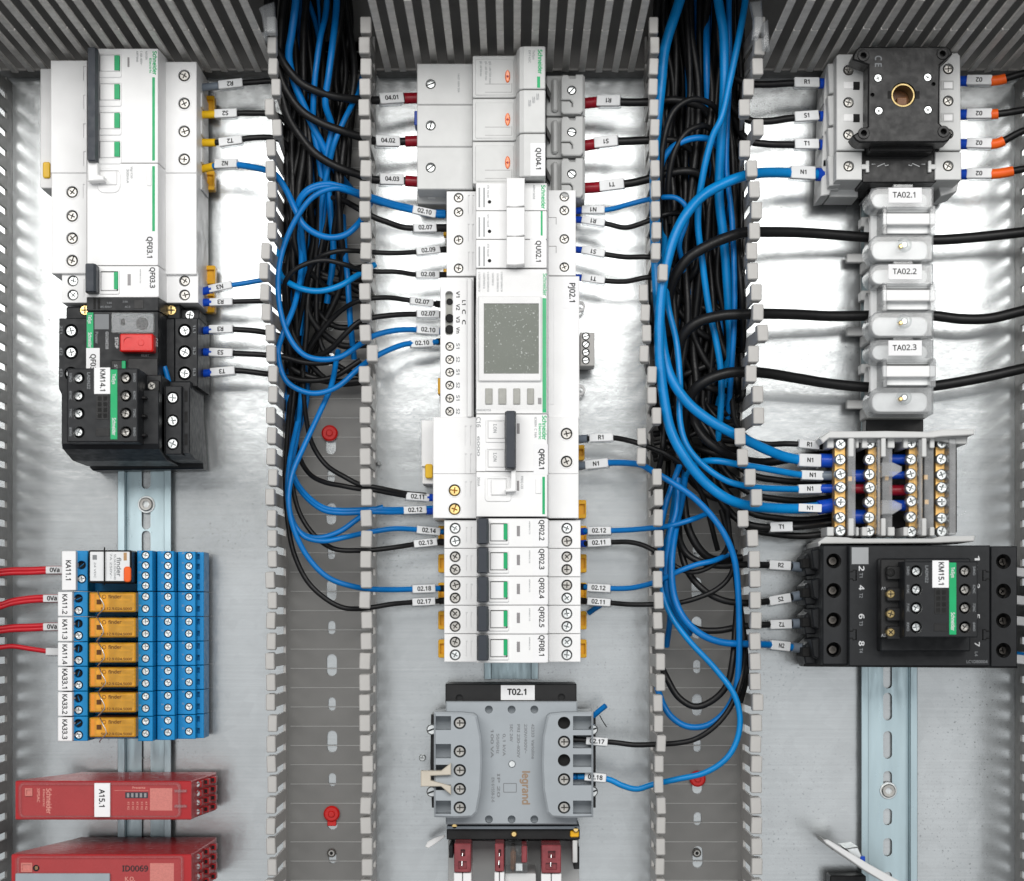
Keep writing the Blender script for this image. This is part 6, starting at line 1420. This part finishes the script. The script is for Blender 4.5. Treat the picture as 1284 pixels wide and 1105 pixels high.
# current transformer cables
wire('thick black cable through current transformer TA02.1, uppermost of three', BK, 3.3, [(1330, 285, 40), (1284, 291, 36), (1220, 298, 32), (1171, 301, 30), (1130, 299, 30), (1085, 297.5, 30), (1040, 294, 34), (1000, 291.5, 40), (960, 291, 48), (937, 291, 54), (914, 297, 58), (886, 309, 60), (862, 325, 58), (846, 347, 54), (838, 374, 46), (836, 420, 34)], cat='cable', name='cable')
wire('thick black cable through current transformer TA02.2, middle of three', BK, 3.3, [(1330, 380, 42), (1284, 389.5, 38), (1240, 399.5, 34), (1205, 400, 31), (1171, 396, 30), (1130, 394, 30), (1085, 396, 30), (1040, 396.5, 34), (1000, 394.5, 40), (960, 393.5, 48), (937, 394, 54), (903, 396, 56), (874, 404.5, 56), (857, 420, 52), (849, 440, 46), (845, 490, 34)], cat='cable', name='cable')
wire('thick black cable through current transformer TA02.3, lowest of three', BK, 3.3, [(1330, 452, 42), (1284, 462, 38), (1230, 474, 34), (1171, 484, 30), (1130, 487, 30), (1085, 485.5, 30), (1040, 481, 34), (1000, 474.5, 40), (960, 468, 48), (937, 466.5, 54), (911, 468, 56), (886, 477, 56), (869, 491, 52), (861, 512, 46), (858, 560, 34)], cat='cable', name='cable')
# red control wires on the left
for y, ye, m, lb, two in ((713, 716, 68, 'KA11.1', True), (748.5, 758, 64, 'KA11.2', True), (784, 788, 64, 'KA11.3', True), (817, 812, 70, 'KA11.4', False)):
    wire('%s with white sleeve reaching marker plate %s from the left' % ({713: 'uppermost pair of red wires', 748.5: 'second pair of red wires', 784: 'third pair of red wires'}.get(y, 'single red wire'), lb), RD, 1.55,
         [(82, y, 30), (62, y, 32), (40, y+(1 if two else -3), 34), (15, (y+ye)/2+(0 if two else -4), 36), (0, ye, 38), (-40, ye+4, 38)], [(m, 22, '0Va' if two else '', 0)], [], 'red control wires on the left', twin=(-2, 4.2) if two else None)
# stubs of cut wire and the white sleeves at the right contactor
for a, b_, lb in (((738, 769, 20), (753, 759, 24), 'cut blue wire stub lying beside breaker QF02.5'), ((744, 898, 48), (759.5, 885, 52), 'cut blue wire stub at the top right corner of the transformer')):
    MB().tube([P(*a), P((a[0]+b_[0])/2, (a[1]+b_[1])/2-.4, (a[2]+b_[2])/2), P(*b_)], 1.7, 10).solo('wire_stub', BL, lb, 'wire stub', P(*a))
MB().tube(spline([P(752, 897, 40), P(755, 903, 40), P(760.5, 911.5, 38)]), .3, 6).solo('bare_strand', 'hole', 'thin bare strand hanging beside the blue stub at the transformer', 'strand', P(752, 897, 40))
for y, lb, m in ((717, 'top', 'sleeve'), (752, 'second', 'sleeve'), (778, 'third', 'sleeve'), (826, 'lowest', 'sleeve')):
    wire('white sleeved wire end, %s, right of the large contactor' % lb, BK, 2.0, [(1272, y, 36), (1290, y+2, 38), (1320, y+4, 38)], [(1284, 26, '', 0)], [], 'sleeved wires at the right edge')
wire('blue core beside the lowest white sleeve at the right frame edge', BL, 1.8, [(1272, 820, 34), (1290, 822, 38), (1320, 824, 40)])

# ---------------------------------------------------------------- bundles inside the ducts
rd = random.Random(21)
def B_(label, mat, r, pts, grp): wire(label, mat, r, pts, group=grp)
LB, RB = 'loose wires in the left duct', 'loose wires in the right duct'
NL = 'black wire running down inside the left duct bundle'
NR = 'black wire running down inside the right duct bundle'
B_('blue wire, leftmost of those descending at the top of the left duct', BL, 2.4, [(372, -40, 66), (371, 0, 66), (366, 40, 64), (362, 70, 60), (368, 100, 54), (384, 140, 48), (402, 178, 42), (420, 212, 36), (440, 238, 26)], LB)
B_('blue wire, middle one descending at the top of the left duct', BL, 1.9, [(412, -30, 40), (408, 20, 50), (402, 45, 54), (397, 80, 54), (394, 110, 52), (393, 160, 44), (400, 200, 40), (406, 260, 34), (396, 330, 26)], LB)
B_('blue wire, right one descending at the top of the left duct', BL, 2.1, [(424, -30, 44), (421, 20, 52), (417, 55, 56), (412, 95, 56), (408, 130, 52), (416, 160, 44), (409, 200, 40), (414, 260, 34), (418, 320, 26), (410, 380, 16)], LB)
B_('blue wire slanting from the right wall at the top of the left duct', BL, 1.8, [(455, 95, 30), (442, 130, 44), (432, 150, 48), (420, 178, 48), (414, 200, 44), (404, 250, 38), (400, 300, 30)], LB)
B_('short blue wire near the right wall of the left duct at mid height', BL, 1.9, [(430, 270, 26), (432, 310, 30), (436, 350, 34), (439, 400, 32), (444, 450, 20)], LB)
B_('blue arc sagging across the left duct above the clear floor', B2, 1.9, [(470, 332, 44), (460, 338, 48), (447, 346, 54), (426, 358.5, 58), (402, 365, 58), (381, 363, 58), (361, 354, 54), (350, 340, 44), (352, 300, 30)], LB)
for i in range(3):
    x = 362+i*8+rd.uniform(-2, 2); e = rd.uniform(470, 640)
    B_('blue wire strand running down among the black ones in the left duct', BL, rd.uniform(1.5, 1.8), [(x+rd.uniform(0, 50), -40, 30), (x+rd.uniform(5, 40), 60, 26+i*2), (x+rd.uniform(0, 30), 160, 24+i), (x+rd.uniform(0, 40), 260, 22), (x+rd.uniform(0, 28), 350, 20), (x+rd.uniform(-2, 14), 430, 16), (x+rd.uniform(-4, 8), 500, 12), (362+i*2.2, 560, 10), (357+i, e, 10)], 'blue strands in the left duct')
for i in range(30):
    x = rd.uniform(362, 440); zz = rd.uniform(6, 40); e = rd.uniform(260, 500); side = rd.random()
    pts = [(x, -50, zz)]; cx = x
    y = 30
    while y < e:
        cx = min(456, max(361, cx+rd.uniform(-13, 12)-(y > 250)*4)); pts.append((cx, y, zz+rd.uniform(-4, 4)-(y > 300)*rd.uniform(0, zz*.4))); y += rd.uniform(60, 95)
    if side < .45: pts += [(cx+(464-cx)*.5, e+15, 20), (462, e+rd.uniform(10, 30), 18)]
    else: pts += [(364+rd.uniform(0, 12), e+50, 12), (359+rd.uniform(0, 6), e+110, 9), (358, e+150, 6)]
    B_(NL, BK, rd.uniform(1.7, 2.4), pts, LB)
# right duct, named ones in view
B_('thick blue wire hanging from the top of the right duct', B2, 3.0, [(899, -40, 58), (900, -5, 58), (903, 15, 58), (907, 38, 58), (908.5, 87, 58), (908, 120, 56), (904, 181, 50), (902, 249, 44), (908, 304, 40), (914, 385, 34), (916, 440, 26), (900, 520, 16)], RB)
B_('bright blue wire crossing diagonally at the top right of the right duct', B2, 2.1, [(937, -20, 60), (933, 12, 62), (925, 55, 64), (916, 98, 64), (904, 150, 64), (894, 170, 62), (881, 222, 58), (875, 276, 52), (881, 331, 46), (889, 388, 42), (897, 423, 40), (904, 467, 38), (903, 525, 30), (896, 580, 20)], RB)
B_('thin blue wire behind the diagonal one in the right duct', BL, 1.8, [(914, -20, 52), (914, 30, 54), (915, 90, 52), (912, 150, 48), (911, 210, 46), (918, 276, 44), (921, 385, 42), (917, 467, 36), (912, 530, 20)], RB)
B_('short blue wire left of the thick one near the top of the right duct', BL, 2.2, [(886, 20, 34), (886, 60, 38), (887, 115, 36), (890, 170, 24)], RB)
B_('blue arc in the upper half of the right duct', BL, 2.0, [(827, 250, 44), (830, 204, 50), (840, 188, 52), (851, 180, 54), (870, 173.5, 54), (890, 175, 50), (905, 190, 38)], RB)
B_('blue strand in the lower left corner of the right duct', BL, 1.9, [(858, 570, 40), (846, 600, 46), (833, 640, 48), (828, 680, 46), (831, 720, 44), (840, 765, 40), (836, 810, 20)], RB)
B_('second blue strand at the lower left of the right duct', BL, 2.0, [(850, 600, 50), (848, 640, 54), (840, 670, 56), (836, 710, 56), (838, 745, 56), (850, 775, 50), (865, 795, 36)], RB)
B_('wide black arc high in the right duct near its left wall', BK, 1.9, [(826, 300, 44), (828, 225, 54), (833, 172, 58), (846, 138, 58), (868, 124.5, 56), (892, 131, 50), (905, 150, 36)], RB)
B_('second black arc inside the first in the right duct', BK, 1.9, [(840, 280, 40), (838, 230, 50), (846, 190, 54), (862, 165, 54), (882, 158, 50), (900, 170, 36)], RB)
B_('black loop hanging low in the right duct above the open floor', BK, 2.1, [(926, 740, 40), (922, 790, 50), (919, 826, 54), (911, 860, 54), (891, 880, 52), (871, 886, 50), (851, 874.5, 48), (837, 852, 46), (826, 828, 40)], RB)
B_('black wire dropping beside the right wall of the right duct', BK, 2.1, [(905, 640, 30), (918, 690, 40), (926, 750, 44), (933, 805, 46), (935, 850, 44), (928, 880, 36)], RB)
B_('thick black wire bending to the right above the R2 wire', BK, 2.6, [(848, 560, 30), (856, 620, 34), (866, 670, 38), (890, 700, 36), (930, 700, 30)], RB)
B_('thick black wire slanting under the blue wires at mid height', BK, 2.8, [(866, 500, 40), (872, 530, 50), (884, 550, 52), (905, 566, 50), (925, 575, 40), (955, 580, 34), (1000, 574, 30), (1040, 570, 28)], RB)
for i in range(5):
    x = 862+i*12+rd.uniform(-4, 4); e = rd.uniform(380, 560)
    B_('blue wire strand deep among the black ones in the right duct', BL, rd.uniform(1.5, 2.0), [(x, -40, 26), (x+rd.uniform(-6, 6), 80, 24), (x+rd.uniform(-10, 10), 220, 22), (x+rd.uniform(-12, 12), 340, 22), (x+rd.uniform(-14, 10), 440, 18), (x-10, e, 12)], 'blue strands in the right duct')
for i in range(46):
    x = rd.uniform(824, 930); zz = rd.uniform(5, 40); e = rd.uniform(330, 600); side = rd.random()
    pts = [(x, -50, zz)]; cx = x; y = 30
    while y < e:
        cx = min(930, max(818, cx+rd.uniform(-12, 12)-(cx-872)*.05)); pts.append((cx, y, zz+rd.uniform(-4, 4)-(y > 420)*rd.uniform(0, zz*.4))); y += rd.uniform(60, 100)
    if side < .5: pts += [(cx+(932-cx)*.5, e+18, 24), (926, e+rd.uniform(16, 36), 18)]
    elif side < .8: pts += [(cx+(815-cx)*.5, e+18, 24), (820, e+rd.uniform(10, 30), 18)]
    else: pts += [(cx-4, e+40, 12), (cx-10, e+70, 6)]
    B_(NR, BK, rd.uniform(1.7, 2.5), pts, RB)
